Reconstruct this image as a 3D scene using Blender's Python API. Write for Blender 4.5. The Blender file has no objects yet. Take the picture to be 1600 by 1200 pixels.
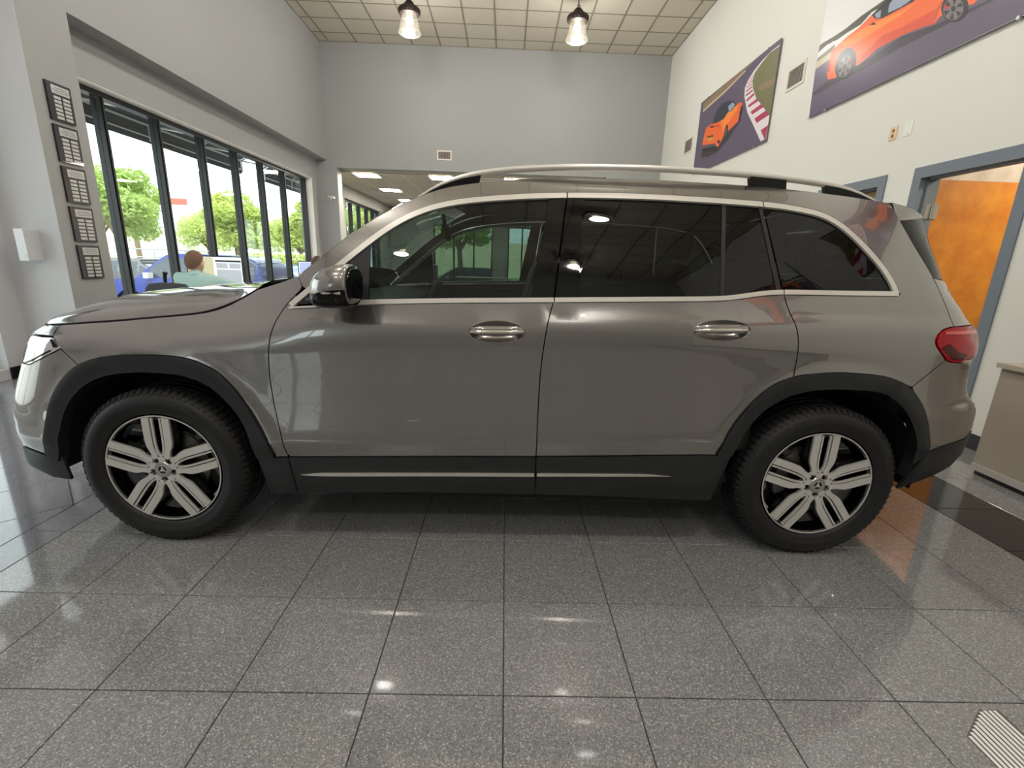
import bpy, bmesh, math, random
import numpy as np
from mathutils import Vector, Matrix
from mathutils.geometry import delaunay_2d_cdt
random.seed(7)
sc = bpy.context.scene
C = sc.collection

# ------------------------------------------------------------------ camera
cam_d = bpy.data.cameras.new('camera'); cam = bpy.data.objects.new('camera', cam_d); C.objects.link(cam)
CAM_H, F_PX, PITCH, YAW, ROLL = 1.255, 725.25, .2568, .0210, .0336
cam_d.sensor_width = 36.0; cam_d.lens = F_PX / 1600 * 36.0; cam_d.clip_start = .05; cam_d.clip_end = 400
fw = Vector((math.sin(YAW)*math.cos(PITCH), math.cos(YAW)*math.cos(PITCH), -math.sin(PITCH)))
rt = Vector((math.cos(YAW), -math.sin(YAW), 0)); up = rt.cross(fw)
r2 = rt*math.cos(ROLL) + up*math.sin(ROLL); u2 = -rt*math.sin(ROLL) + up*math.cos(ROLL)
mw = Matrix((( r2.x, u2.x, -fw.x, 0), (r2.y, u2.y, -fw.y, 0), (r2.z, u2.z, -fw.z, CAM_H), (0, 0, 0, 1)))
cam.matrix_world = mw
sc.camera = cam

# ------------------------------------------------------------------ sky, sun, exposure
world = bpy.data.worlds.new('sky'); sc.world = world; world.use_nodes = True
bg = world.node_tree.nodes['Background']
bg.inputs[0].default_value = (.90, .95, 1.0, 1); bg.inputs[1].default_value = 3.4
sun_d = bpy.data.lights.new('sun', 'SUN'); sun_d.energy = 6.5; sun_d.angle = .01; sun_d.color = (1, .95, .86)
sun = bpy.data.objects.new('sun', sun_d); C.objects.link(sun)
sun.rotation_euler = Vector((-.35, .62, -.72)).to_track_quat('-Z', 'Y').to_euler()
LAMP_W = 74.0          # each pendant lamp
TROFFER = 50.0           # emission of the flush ceiling panels in the back room
sc.view_settings.view_transform = 'Standard'; sc.view_settings.look = 'None'
sc.view_settings.exposure = 0.12; sc.view_settings.gamma = 1.0; sc.view_settings.use_curve_mapping = False

# ------------------------------------------------------------------ materials
def lin(c):
    return tuple(((v/255)/12.92 if v/255 <= .04045 else ((v/255+.055)/1.055)**2.4) for v in c) + (1,)
MATS = {}
def mat(name, col, rough=.5, metal=0., coat=0., coat_rough=.03, spec=.5, bump=None, vary=None, emit=0., emit_col=None, coat_ior=1.5):
    """col in sRGB 0-255; bump=(scale,strength); vary=(scale, second colour, contrast) procedural noise colour"""
    if name in MATS: return MATS[name]
    m = bpy.data.materials.new(name); m.use_nodes = True; nt = m.node_tree; b = nt.nodes['Principled BSDF']
    b.inputs['Base Color'].default_value = lin(col); b.inputs['Roughness'].default_value = rough
    b.inputs['Metallic'].default_value = metal; b.inputs['Coat Weight'].default_value = coat
    b.inputs['Coat Roughness'].default_value = coat_rough; b.inputs['Specular IOR Level'].default_value = spec
    b.inputs['Coat IOR'].default_value = coat_ior
    if emit:
        b.inputs['Emission Color'].default_value = lin(emit_col or col); b.inputs['Emission Strength'].default_value = emit
    if vary or bump:
        geo = nt.nodes.new('ShaderNodeNewGeometry')
    if vary:
        n = nt.nodes.new('ShaderNodeTexNoise'); n.inputs['Scale'].default_value = vary[0]; n.inputs['Detail'].default_value = 3
        nt.links.new(geo.outputs['Position'], n.inputs['Vector'])
        r = nt.nodes.new('ShaderNodeValToRGB'); k = vary[2]
        r.color_ramp.elements[0].position = .5 - k; r.color_ramp.elements[1].position = .5 + k
        r.color_ramp.elements[0].color = lin(col); r.color_ramp.elements[1].color = lin(vary[1])
        nt.links.new(n.outputs['Fac'], r.inputs['Fac']); nt.links.new(r.outputs['Color'], b.inputs['Base Color'])
    if bump:
        n2 = nt.nodes.new('ShaderNodeTexNoise'); n2.inputs['Scale'].default_value = bump[0]
        nt.links.new(geo.outputs['Position'], n2.inputs['Vector'])
        bp = nt.nodes.new('ShaderNodeBump'); bp.inputs['Strength'].default_value = bump[1]; bp.inputs['Distance'].default_value = .01
        nt.links.new(n2.outputs['Fac'], bp.inputs['Height']); nt.links.new(bp.outputs['Normal'], b.inputs['Normal'])
    MATS[name] = m; return m
def glass(name, tint, ior=1.5):
    if name in MATS: return MATS[name]
    m = bpy.data.materials.new(name); m.use_nodes = True; nt = m.node_tree; nt.nodes.clear()
    o = nt.nodes.new('ShaderNodeOutputMaterial'); mx = nt.nodes.new('ShaderNodeMixShader')
    t = nt.nodes.new('ShaderNodeBsdfTransparent'); t.inputs[0].default_value = lin(tint)
    g = nt.nodes.new('ShaderNodeBsdfGlossy'); g.inputs['Roughness'].default_value = .0
    lw = nt.nodes.new('ShaderNodeLayerWeight'); lw.inputs['Blend'].default_value = .5
    pw = nt.nodes.new('ShaderNodeMath'); pw.operation = 'POWER'; pw.inputs[1].default_value = 5.0
    fr = nt.nodes.new('ShaderNodeMath'); fr.operation = 'MULTIPLY_ADD'; f0 = ((ior-1)/(ior+1))**2; fr.inputs[1].default_value = 1-f0; fr.inputs[2].default_value = f0
    nt.links.new(lw.outputs['Facing'], pw.inputs[0]); nt.links.new(pw.outputs[0], fr.inputs[0])
    nt.links.new(fr.outputs[0], mx.inputs[0]); nt.links.new(t.outputs[0], mx.inputs[1]); nt.links.new(g.outputs[0], mx.inputs[2])
    nt.links.new(mx.outputs[0], o.inputs[0]); MATS[name] = m; return m
def granite(name, c1, c2, c3, rough):
    if name in MATS: return MATS[name]
    m = mat(name, c1, rough, spec=.8); nt = m.node_tree; b = nt.nodes['Principled BSDF']
    geo = nt.nodes.new('ShaderNodeNewGeometry')
    v = nt.nodes.new('ShaderNodeTexVoronoi'); v.inputs['Scale'].default_value = 300
    n = nt.nodes.new('ShaderNodeTexNoise'); n.inputs['Scale'].default_value = 110; n.inputs['Detail'].default_value = 4
    for q in (v, n): nt.links.new(geo.outputs['Position'], q.inputs['Vector'])
    sp = nt.nodes.new('ShaderNodeSeparateColor'); nt.links.new(v.outputs['Color'], sp.inputs[0])
    r = nt.nodes.new('ShaderNodeValToRGB'); e = r.color_ramp.elements
    e[0].position = .0; e[0].color = lin(c2); e[1].position = 1.0; e[1].color = lin(c3)
    e2 = r.color_ramp.elements.new(.45); e2.color = lin(c1); e3 = r.color_ramp.elements.new(.8); e3.color = lin(c1)
    ad = nt.nodes.new('ShaderNodeMath'); ad.operation = 'MULTIPLY_ADD'; ad.inputs[1].default_value = .5; 
    sb = nt.nodes.new('ShaderNodeMath'); sb.operation = 'SUBTRACT'; sb.inputs[1].default_value = .25
    nt.links.new(n.outputs['Fac'], ad.inputs[0]); nt.links.new(sp.outputs[0], ad.inputs[2])
    nt.links.new(ad.outputs[0], sb.inputs[0]); nt.links.new(sb.outputs[0], r.inputs['Fac'])
    nt.links.new(r.outputs['Color'], b.inputs['Base Color'])
    return m

# ------------------------------------------------------------------ object helpers
WORLD = {}
def tag(o, label=None, cat=None, group=None, kind=None):
    if label: o['label'] = label
    if cat: o['category'] = cat
    if group: o['group'] = group
    if kind: o['kind'] = kind
    return o
def empty(name, loc, label=None, cat=None, group=None):
    o = bpy.data.objects.new(name, None); C.objects.link(o); o.location = loc; o.empty_display_size = .1
    WORLD[o.name] = Matrix.Translation(Vector(loc)); return tag(o, label, cat, group)
def link(name, me, parent=None, loc=None):
    o = bpy.data.objects.new(name, me); C.objects.link(o)
    if loc is not None: o.location = loc
    if parent is not None:
        o.parent = parent
        if loc is None: o.matrix_parent_inverse = WORLD.get(parent.name, Matrix.Identity(4)).inverted()
    if loc is not None: WORLD[o.name] = (WORLD.get(parent.name, Matrix.Identity(4)) if parent else Matrix.Identity(4)) @ Matrix.Translation(Vector(loc))
    return o
class MB:
    """collects shapes, then builds one mesh object"""
    def __init__(s): s.v = []; s.f = []; s.m = []
    def add(s, vs, fs, mi=0):
        k = len(s.v); s.v += [tuple(p) for p in vs]; s.f += [tuple(i + k for i in f) for f in fs]; s.m += [mi] * len(fs); return s
    def box(s, x0, x1, y0, y1, z0, z1, mi=0):
        return s.add([(x0,y0,z0),(x1,y0,z0),(x1,y1,z0),(x0,y1,z0),(x0,y0,z1),(x1,y0,z1),(x1,y1,z1),(x0,y1,z1)],
                     [(0,3,2,1),(4,5,6,7),(0,1,5,4),(1,2,6,5),(2,3,7,6),(3,0,4,7)], mi)
    def obox(s, M, sx, sy, sz, mi=0):
        vs = [M @ Vector((a*sx/2, b*sy/2, c*sz/2)) for c in (-1,1) for a, b in ((-1,-1),(1,-1),(1,1),(-1,1))]
        return s.add(vs, [(0,3,2,1),(4,5,6,7),(0,1,5,4),(1,2,6,5),(2,3,7,6),(3,0,4,7)], mi)
    def tube(s, pts, rad, seg=10, mi=0, caps=True, flat=1.0):
        pts = [Vector(p) for p in pts]; n = len(pts); rs = rad if hasattr(rad, '__len__') else [rad]*n
        k = len(s.v); ref = None
        for i, p in enumerate(pts):
            t = (pts[min(i+1, n-1)] - pts[max(i-1, 0)]).normalized()
            if ref is None: ref = Vector((0,0,1)) if abs(t.z) < .9 else Vector((1,0,0))
            a = t.cross(ref).normalized(); b = a.cross(t).normalized(); ref = b
            for j in range(seg):
                w = 2*math.pi*j/seg; s.v.append(tuple(p + a*math.cos(w)*rs[i]*flat + b*math.sin(w)*rs[i]))
        for i in range(n-1):
            for j in range(seg):
                q = (j+1) % seg; s.f.append((k+i*seg+j, k+i*seg+q, k+(i+1)*seg+q, k+(i+1)*seg+j)); s.m.append(mi)
        if caps:
            s.f.append(tuple(k+j for j in range(seg))[::-1]); s.f.append(tuple(k+(n-1)*seg+j for j in range(seg))); s.m += [mi, mi]
        return s
    def lathe(s, prof, M=Matrix.Identity(4), seg=32, mi=0, close=False):
        """prof (r, h) turned round local z of M"""
        k = len(s.v); n = len(prof)
        for r, hgt in prof:
            for j in range(seg):
                w = 2*math.pi*j/seg; s.v.append(tuple(M @ Vector((r*math.cos(w), r*math.sin(w), hgt))))
        for i in range(n-1 + (1 if close else 0)):
            i2 = (i+1) % n
            for j in range(seg):
                q = (j+1) % seg; s.f.append((k+i*seg+j, k+i*seg+q, k+i2*seg+q, k+i2*seg+j)); s.m.append(mi)
        return s
    def prism(s, poly, M, depth, mi=0, holes=()):
        """polygon in local xy of M, extruded along local z from 0 to depth"""
        vs, fs = fill(poly, holes)
        k = len(vs)
        tris = [tuple(f) for f in fs]
        top = [(M @ Vector((x, y, depth))) for x, y in vs]; bot = [(M @ Vector((x, y, 0))) for x, y in vs]
        s.add(top, tris, mi); s.add(bot, [t[::-1] for t in tris], mi)
        for loop in [poly] + list(holes):
            n = len(loop); a = [M @ Vector((x, y, 0)) for x, y in loop]; b = [M @ Vector((x, y, depth)) for x, y in loop]
            s.add(a + b, [(i, (i+1) % n, n + (i+1) % n, n + i) for i in range(n)], mi)
        return s
    def mesh(s, name, mats, smooth=True, angle=35):
        me = bpy.data.meshes.new(name); me.from_pydata(s.v, [], s.f)
        for m in (mats if isinstance(mats, (list, tuple)) else [mats]): me.materials.append(m)
        if len(me.materials) > 1: me.polygons.foreach_set('material_index', s.m)
        bm = bmesh.new(); bm.from_mesh(me); bmesh.ops.remove_doubles(bm, verts=bm.verts, dist=1e-6)
        bmesh.ops.recalc_face_normals(bm, faces=bm.faces); bm.to_mesh(me); bm.free()
        if smooth: me.shade_smooth(); me.set_sharp_from_angle(angle=math.radians(angle))
        me.update(); return me
    def build(s, name, mats, parent=None, loc=None, smooth=True, angle=35):
        return link(name, s.mesh(name, mats, smooth, angle), parent, loc)
def ccw(p): return sum(p[i][0]*p[(i+1) % len(p)][1] - p[(i+1) % len(p)][0]*p[i][1] for i in range(len(p))) > 0
def inside(pt, poly):
    x, y = pt; r = False; n = len(poly); j = n-1
    for i in range(n):
        xi, yi = poly[i]; xj, yj = poly[j]
        if (yi > y) != (yj > y) and x < (xj-xi)*(y-yi)/(yj-yi)+xi: r = not r
        j = i
    return r
def fill(poly, holes=(), extra=()):
    vs = []; es = []
    for loop in [poly] + list(holes):
        k = len(vs); n = len(loop); vs += [Vector(p) for p in loop]; es += [(k+i, k+(i+1) % n) for i in range(n)]
    vs += [Vector(p) for p in extra]
    ov, oe, of, *_ = delaunay_2d_cdt(vs, es, [], 0, 1e-6)
    fs = []
    for f in of:
        cx = sum(ov[i].x for i in f)/len(f); cy = sum(ov[i].y for i in f)/len(f)
        if inside((cx, cy), poly) and not any(inside((cx, cy), hl) for hl in holes):
            a, b, c = (ov[i] for i in f[:3])
            fs.append(tuple(f) if (b-a).cross(c-a) > 0 else tuple(f)[::-1])
    return [(v.x, v.y) for v in ov], fs
def smooth_line(p, step=.02, it=3):
    """Catmull-Rom resample of a polyline followed by a light smoothing, ends kept"""
    p = [np.array(q, float) for q in p]
    if len(p) == 2:
        n = max(1, int(np.linalg.norm(p[1]-p[0])/step)); return [tuple(p[0]+(p[1]-p[0])*i/n) for i in range(n+1)]
    P = [2*p[0]-p[1]] + p + [2*p[-1]-p[-2]]; out = []
    for i in range(1, len(P)-2):
        a, b, c, d = P[i-1:i+3]; n = max(1, int(np.linalg.norm(c-b)/step))
        for k in range(n):
            t = k/n; out.append(.5*((2*b) + (c-a)*t + (2*a-5*b+4*c-d)*t*t + (-a+3*b-3*c+d)*t**3))
    out.append(p[-1])
    for _ in range(it): out = [out[0]] + [(out[i-1]+2*out[i]+out[i+1])/4 for i in range(1, len(out)-1)] + [out[-1]]
    return [tuple(q) for q in out]
def rotm(loc, rx=0, ry=0, rz=0):
    from mathutils import Euler
    return Matrix.Translation(Vector(loc)) @ Euler((rx, ry, rz)).to_matrix().to_4x4()
# ------------------------------------------------------------------ the room
XU, XW, XN, XE, YB, ZC = -4.216, -4.463, -4.75, 3.56, 11.76, 5.79
TS = .39984; TX0, TY0 = .0284, 2.3066
m_wall = mat('wall_paint_grey', (160, 161, 158), .62, bump=(60, .03))
m_wallr = mat('wall_paint_offwhite', (226, 224, 216), .6, bump=(60, .05))
m_wallw = mat('wall_paint_daylit', (204, 203, 204), .6)  # paler than the grey walls: near window's daylight put into the colour
m_base = mat('baseboard_black', (26, 26, 28), .35)
m_frame = mat('window_frame_black', (24, 24, 26), .35, bump=(90, .05))
m_pane = glass('window_glass', (238, 243, 241))
m_ctile = mat('ceiling_tile', (208, 200, 184), .85, bump=(220, .25), vary=(90, (198, 189, 172), .2))
m_cbar = mat('ceiling_bar', (140, 130, 114), .6)
m_tile = granite('granite_tile', (141, 141, 141), (110, 110, 111), (196, 195, 193), .06)
m_tdark = granite('granite_tile_dark', (46, 45, 42), (38, 37, 35), (60, 58, 55), .12)
m_tdiag = granite('granite_tile_window_tint', (132, 132, 138), (112, 112, 120), (166, 166, 172), .06)  # bluish tint puts the window's reflection into the tile colour
m_grout = mat('grout', (48, 46, 45), .8)
m_dframe = mat('door_frame_blue_grey', (112, 122, 132), .45)
m_wood = mat('orange_wood', (212, 140, 44), .38, coat=.2, coat_rough=.25, vary=(7, (186, 108, 28), .22), bump=(9, .08))
m_steel = mat('steel', (170, 172, 172), .3, metal=1)

# floor: grout bed with tiles laid in it
floor = tag(MB().box(-5.2, 7.0, -5.2, 19.6, -.25, -.004).build('floor', m_grout), kind='structure')
def tile_mesh(poly, name, m):
    n = len(poly); cx = sum(p[0] for p in poly)/n; cy = sum(p[1] for p in poly)/n
    def off(d):
        out = []
        for i in range(n):
            a, b, c = (np.array(poly[k % n]) for k in (i-1, i, i+1))
            e1 = b-a; e2 = c-b; n1 = np.array((-e1[1], e1[0]))/np.linalg.norm(e1); n2 = np.array((-e2[1], e2[0]))/np.linalg.norm(e2)
            out.append(b + d*(n1+n2)/(1+n1.dot(n2)))
        return out
    if not ccw(poly): poly = poly[::-1]
    o1, o2 = off(.0016), off(.0034)
    vs = [(*p, -.011) for p in o1] + [(*p, -.0016) for p in o1] + [(*p, 0) for p in o2]
    fs = [tuple(range(2*n, 3*n))]
    for k in (0, n): fs += [(k+i, k+(i+1) % n, k+n+(i+1) % n, k+n+i) for i in range(n)]
    me = bpy.data.meshes.new(name); me.from_pydata(vs, [], fs); me.materials.append(m); return me
def tile_stuff(name, polys, m):
    vs = []; fs = []
    for me in (tile_mesh(p, 'tmp', m) for p in polys):
        k = len(vs); vs += [tuple(v.co) for v in me.vertices]; fs += [tuple(i+k for i in f.vertices) for f in me.polygons]; bpy.data.meshes.remove(me)
    me = bpy.data.meshes.new(name); me.from_pydata(vs, [], fs); me.materials.append(m)
    return tag(link(name, me, floor), kind='stuff')
sq = [(0,0),(TS,0),(TS,TS),(0,TS)]
me_a = tile_mesh(sq, 'floor_tile', m_tile); me_d = tile_mesh(sq, 'dark_floor_tile', m_tdark)
part = [(0,0),(XE-TX0-8*TS,0),(XE-TX0-8*TS,TS),(0,TS)]; me_p = tile_mesh(part, 'floor_tile_cut', m_tile)
band = [(-2.143,0),(TX0-5*TS,0),(TX0-5*TS,TS),(-2.143,TS)]; me_b = tile_mesh(band, 'border_tile', m_tdiag)
far = []; fard = []; farb = []
for j in range(-19, 24):
    y = TY0 + j*TS
    near = -5 <= j <= 3
    for i in range(-5, 9):
        x = TX0 + i*TS
        if near:
            link('floor_tile' if i != 6 else 'dark_floor_tile', me_d if i == 6 else me_p if i == 8 else me_a, floor, (x, y, 0))
        else: (fard if i == 6 else far).append([(x+a, min(y+b, YB+8)) for a, b in (part if i == 8 else sq)])
    if near: link('border_tile', me_b, floor, (0, y, 0))
    else: farb.append([(a, y+b) for a, b in band])
tile_stuff('far_floor_tiles', far, m_tile); tile_stuff('far_dark_floor_tiles', fard, m_tdark); tile_stuff('far_border_tiles', farb, m_tdiag)
def clipx(poly, lim, keep_less):
    out = []; n = len(poly)
    for i in range(n):
        a, b = poly[i], poly[(i+1) % n]; ia = (a[0] <= lim) == keep_less; ib = (b[0] <= lim) == keep_less
        if ia: out.append(a)
        if ia != ib:
            t = (lim-a[0])/(b[0]-a[0]); out.append((lim, a[1]+t*(b[1]-a[1])))
    return out
DG = .5657; dlist = []
me_q = tile_mesh([(0,-DG/2),(DG/2,0),(0,DG/2),(-DG/2,0)], 'diagonal_tile', m_tdiag)
for a in range(-14, 30):
    for b in range(-26, 26):
        u = 4.29 + a*DG + DG/2; s_ = -.008 + b*DG + DG/2       # y-x, x+y at the centre
        cx, cy = (s_-u)/2, (s_+u)/2
        if not (-5.05 < cx < -1.85 and -5 < cy < 11.5): continue
        p = [(cx, cy-DG/2), (cx+DG/2, cy), (cx, cy+DG/2), (cx-DG/2, cy)]
        if cx+DG/2 > -2.143 or cx-DG/2 < XN:
            p = clipx(clipx(p, -2.143, True), XN, False) if p else p
            if len(p) < 3 or abs(sum(p[i][0]*p[(i+1) % len(p)][1]-p[(i+1) % len(p)][0]*p[i][1] for i in range(len(p)))) < .01: continue
            if 1.1 < cy < 5: link('diagonal_tile', tile_mesh(p, 'diagonal_tile_cut', m_tdiag), floor)
            else: dlist.append(p)
        elif 1.1 < cy < 5: link('diagonal_tile', me_q, floor, (cx, cy, 0))
        else: dlist.append(p)
tile_stuff('far_diagonal_tiles', dlist, m_tdiag)

# left wall: plaque pier, recessed window wall, soffit above it, near bay
w = MB()
w.box(XN, XU, 4.66, 5.18, 0, ZC)
w.box(XN, XU, 5.18, YB, 3.40, ZC)
w.box(XN, XW, 5.18, 11.44, 0, .15); w.box(XN, XW, 5.18, 11.44, 2.96, 3.40); w.box(XN, XW, 11.44, YB+.3, 0, 3.40)
tag(w.build('wall_left', m_wall, smooth=False), kind='structure')
w = MB()
w.box(-5.05, XN, 4.42, 4.66, 0, ZC); w.box(-5.05, XN, .6, 4.42, 3.0, ZC); w.box(-5.05, XN, .6, 4.42, 0, .1); w.box(-5.05, XN, -5.2, .6, 0, ZC)
w.box(XN, XU-.002, 4.655, 4.665, 0, ZC)  # pale skin on the pier face, painted as lit by the near window
tag(w.build('wall_left_near', m_wallw, smooth=False), kind='structure')
# back wall with the wide opening to the next room
w = MB()
w.box(-4.75, -3.99, YB, 12.05, 0, 3.25); w.box(-4.75, XE+.2, YB, 12.05, 3.25, ZC); w.box(2.3, XE+.2, YB, 12.05, 0, 3.25)
tag(w.build('wall_back', m_wall, smooth=False), kind='structure')
# right wall with two door openings
w = MB()
D1 = (3.38, 4.32); D2 = (4.70, 5.62); DH = 2.12
for a, b in ((-5.2, D1[0]), (D1[1], D2[0]), (D2[1], YB)): w.box(XE, XE+.15, a, b, 0, ZC)
for a, b in (D1, D2): w.box(XE, XE+.15, a, b, DH, ZC)
tag(w.build('wall_right', m_wallr, smooth=False), kind='structure')
w = MB(); FW = (-4.7, -3.5, .9, 2.2)
w.box(-5.05, FW[0], -5.2, -5.0, 0, ZC); w.box(FW[1], XE+.2, -5.2, -5.0, 0, ZC); w.box(FW[0], FW[1], -5.2, -5.0, FW[3], ZC); w.box(FW[0], FW[1], -5.2, -5.0, 0, FW[2])
tag(w.build('wall_front', m_wall, smooth=False), kind='structure')
tag(MB().box(XU-.014, XU+.012, 4.65, 5.19, 0, .115).box(XN, XU, 4.643, 4.655, 0, .115).box(XN-.0, XN+.012, 4.42, 4.65, 0, .115).box(XW, XW+.012, 5.19, YB, 0, .115).build('baseboard_left', m_base), kind='structure')
bb = MB()
for a, b in ((-5, D1[0]-.055), (D1[1]+.055, D2[0]-.055), (D2[1]+.055, YB)): bb.box(XE-.012, XE, a, b, 0, .115)
tag(bb.build('baseboard_right', m_base), kind='structure')
tag(MB().box(-4.46, -3.98, YB-.012, YB, 0, .115).box(2.29, XE, YB-.012, YB, 0, .115).build('baseboard_back', m_base), kind='structure')

# ceiling: slab, bars, tiles
ceil = tag(MB().box(-5.05, XE+.2, -5.2, YB+.3, ZC+.02, ZC+.2).build('ceiling', m_ctile), kind='structure')
gx = [XU] + [-4.004+.61*i for i in range(13)] + [XE]; gy = [11.333-.61*k for k in range(27)][::-1] + [YB]
def ctile(x0, x1, y0, y1, z): return MB().box(x0+.004, x1-.004, y0+.004, y1-.004, z, z+.016)
rest = MB(); full = None
for a, b in zip(gy[:-1], gy[1:]):
    for c, d in zip(gx[:-1], gx[1:]):
        if b > 9.3:
            if abs(d-c-.61) < .01 and abs(b-a-.61) < .01:
                if full is None: full = ctile(0, .61, 0, .61, 0).mesh('ceiling_tile', m_ctile, False)
                link('ceiling_tile', full, ceil, (c, a, ZC))
            else: ctile(c, d, a, b, ZC).build('ceiling_tile', m_ctile, ceil, smooth=False)
        else: rest.box(c+.004, d-.004, a+.004, b-.004, ZC, ZC+.016)
tag(rest.build('far_ceiling_tiles', m_ctile, ceil, smooth=False), kind='stuff')
bars = MB()
for x in gx[1:-1]: bars.box(x-.013, x+.013, -5, YB, ZC-.006, ZC+.003)
for y in gy[1:-1]: bars.box(XU, XE, y-.013, y+.013, ZC-.005, ZC+.003)
bars.box(XU, XU+.02, -5, YB, ZC-.004, ZC+.003).box(XE-.02, XE, -5, YB, ZC-.004, ZC+.003).box(XU, XE, YB-.02, YB, ZC-.004, ZC+.003)
bars.build('ceiling_grid', m_cbar, ceil, smooth=False)

# windows
def window(name, X, y0, y1, z0, z1, muls, depth=.11, wd=.055, along='y'):
    def bx(a0, a1, b0, b1, c0, c1):
        return MB().box(a0, a1, b0, b1, c0, c1) if along == 'y' else MB().box(b0, b1, a0, a1, c0, c1)
    f = bx(X-depth/2, X+depth/2, y0, y1, z0, z0+wd)
    for args in ((X-depth/2, X+depth/2, y0, y1, z1-wd, z1), (X-depth/2, X+depth/2, y0, y0+wd, z0+wd, z1-wd), (X-depth/2, X+depth/2, y1-wd, y1, z0+wd, z1-wd)):
        g = bx(*args); f.add(g.v, g.f)
    root = tag(f.build(name, m_frame, smooth=False), kind='structure')
    for y in muls:
        g = bx(X-depth/2, X+depth/2, y-wd/2, y+wd/2, z0+wd, z1-wd); q = bx(X+depth/2, X+depth/2+.012, y-.012, y+.012, z0+wd, z1-wd)
        g.add(q.v, q.f); g.build('mullion', m_frame, root, smooth=False)
    e = [y0+wd/2] + list(muls) + [y1-wd/2]
    for a, b in zip(e[:-1], e[1:]): bx(X-.004, X+.004, a+wd/2, b-wd/2, z0+wd, z1-wd).build('pane', m_pane, root, smooth=False)
    return root
window('window_1', -4.655, 5.19, 11.43, .16, 2.95, [5.92, 6.80, 7.73, 8.62, 9.48, 10.36])
tr = MB(); tr.box(-4.60, XW-.001, 5.19, 11.44, 2.952, 2.958).box(-4.60, XW-.001, 11.432, 11.438, .15, 2.952).box(-4.60, XW-.001, 5.19, 11.44, .152, .158)
tag(tr.build('lit_reveal_1', mat('reveal_daylit_white', (240, 234, 230), .6), smooth=False), kind='structure')  # added lining, its white stands for daylight falling on the reveal
window('window_2', -4.93, .61, 4.41, .1, 2.99, [1.55, 2.5, 3.45])

window('window_6', -5.1, FW[0], FW[1], FW[2], FW[3], [-4.1], along='x')

# back room seen through the opening
BZ = 3.2
w = MB()
w.box(-4.9, -4.6, 12.05, 14.05, 0, BZ+.3); w.box(-4.9, -4.6, 14.05, 18.0, 2.86, BZ+.3); w.box(-4.9, -4.6, 14.05, 18.0, 0, .2); w.box(-4.9, -4.6, 18.0, 19.5, 0, BZ+.3)
tag(w.build('wall_left_back_room', m_wall, smooth=False), kind='structure')
w = MB(); w.box(-4.6, -2.9, 19.3, 19.5, 0, BZ+.3); w.box(-2.9, 1.2, 19.3, 19.5, 2.6, BZ+.3); w.box(-2.9, 1.2, 19.3, 19.5, 0, .35); w.box(1.2, 3.8, 19.3, 19.5, 0, BZ+.3); w.box(-.55, .05, 19.3, 19.5, .35, 2.6)
tag(w.build('wall_back_room_end', m_wall, smooth=False), kind='structure')
tag(MB().box(3.56, 3.8, 12.05, 19.5, 0, BZ+.3).build('wall_right_back_room', m_wallr, smooth=False), kind='structure')
window('window_3', -4.75, 14.05, 18.0, .2, 2.86, [14.95, 15.75, 16.6, 17.35], wd=.05)
window('window_4', 19.4, -2.9, -.55, .35, 2.6, [-2.1, -1.3], along='x'); window('window_5', 19.4, .05, 1.2, .35, 2.6, [.62], along='x')
bceil = tag(MB().box(-4.9, 3.8, 12.05, 19.5, BZ+.02, BZ+.2).build('ceiling_back_room', m_ctile), kind='structure')
m_trof = mat('troffer_diffuser', (255, 250, 238), .5, emit=TROFFER, emit_col=(255, 246, 228))
bx_ = [-4.6] + [-4.39+.61*i for i in range(14)]; by_ = [12.05] + [12.1+.61*i for i in range(12)] + [19.3]
lights = [(i, j) for i in (2, 5, 8, 11) for j in (0, 4, 8)]
rest = MB()
for j, (a, b) in enumerate(zip(by_[:-1], by_[1:])):
    for i, (c, d) in enumerate(zip(bx_[:-1], bx_[1:])):
        if b-a < .1: continue
        d = min(d, 3.56)
        if (i, j-1) in lights: continue
        if i < 8 and j < 10: ctile(c, d, a, b, BZ).build('ceiling_tile', m_ctile, bceil, smooth=False)
        else: rest.box(c+.004, d-.004, a+.004, b-.004, BZ, BZ+.016)
tag(rest.build('far_ceiling_tiles', m_ctile, bceil, smooth=False), kind='stuff')
bars = MB()
for x in bx_[1:]: bars.box(x-.013, x+.013, 12.05, 19.3, BZ-.006, BZ+.003)
for y in by_[1:-1]: bars.box(-4.6, 3.56, y-.013, y+.013, BZ-.005, BZ+.003)
bars.build('ceiling_grid', mat('ceiling_bar_white', (225, 220, 208), .6), bceil, smooth=False)
trows = {0: 'nearest row', 4: 'middle row', 8: 'far row'}
tcols = {2: 'column beside the windows', 5: 'second column from the windows', 8: 'third column from the windows', 11: 'column by the right wall'}
for i, j in lights:
    x, y = bx_[i], by_[j+1]
    t = empty('ceiling_light', (x+.305, y+.305, BZ), 'flush light panel of the back room, %s, %s' % (tcols[i], trows[j]), 'ceiling light', 'flush light panels of the back room')
    fr = MB(); fr.box(x+.004, x+.606, y+.004, y+.03, BZ-.004, BZ+.016).box(x+.004, x+.606, y+.58, y+.606, BZ-.004, BZ+.016).box(x+.004, x+.03, y+.03, y+.58, BZ-.004, BZ+.016).box(x+.58, x+.606, y+.03, y+.58, BZ-.004, BZ+.016)
    fr.build('frame', mat('troffer_frame', (235, 235, 232), .4), t, smooth=False)
    MB().box(x+.03, x+.58, y+.03, y+.58, BZ+.002, BZ+.012).build('diffuser', m_trof, t, smooth=False)

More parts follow.
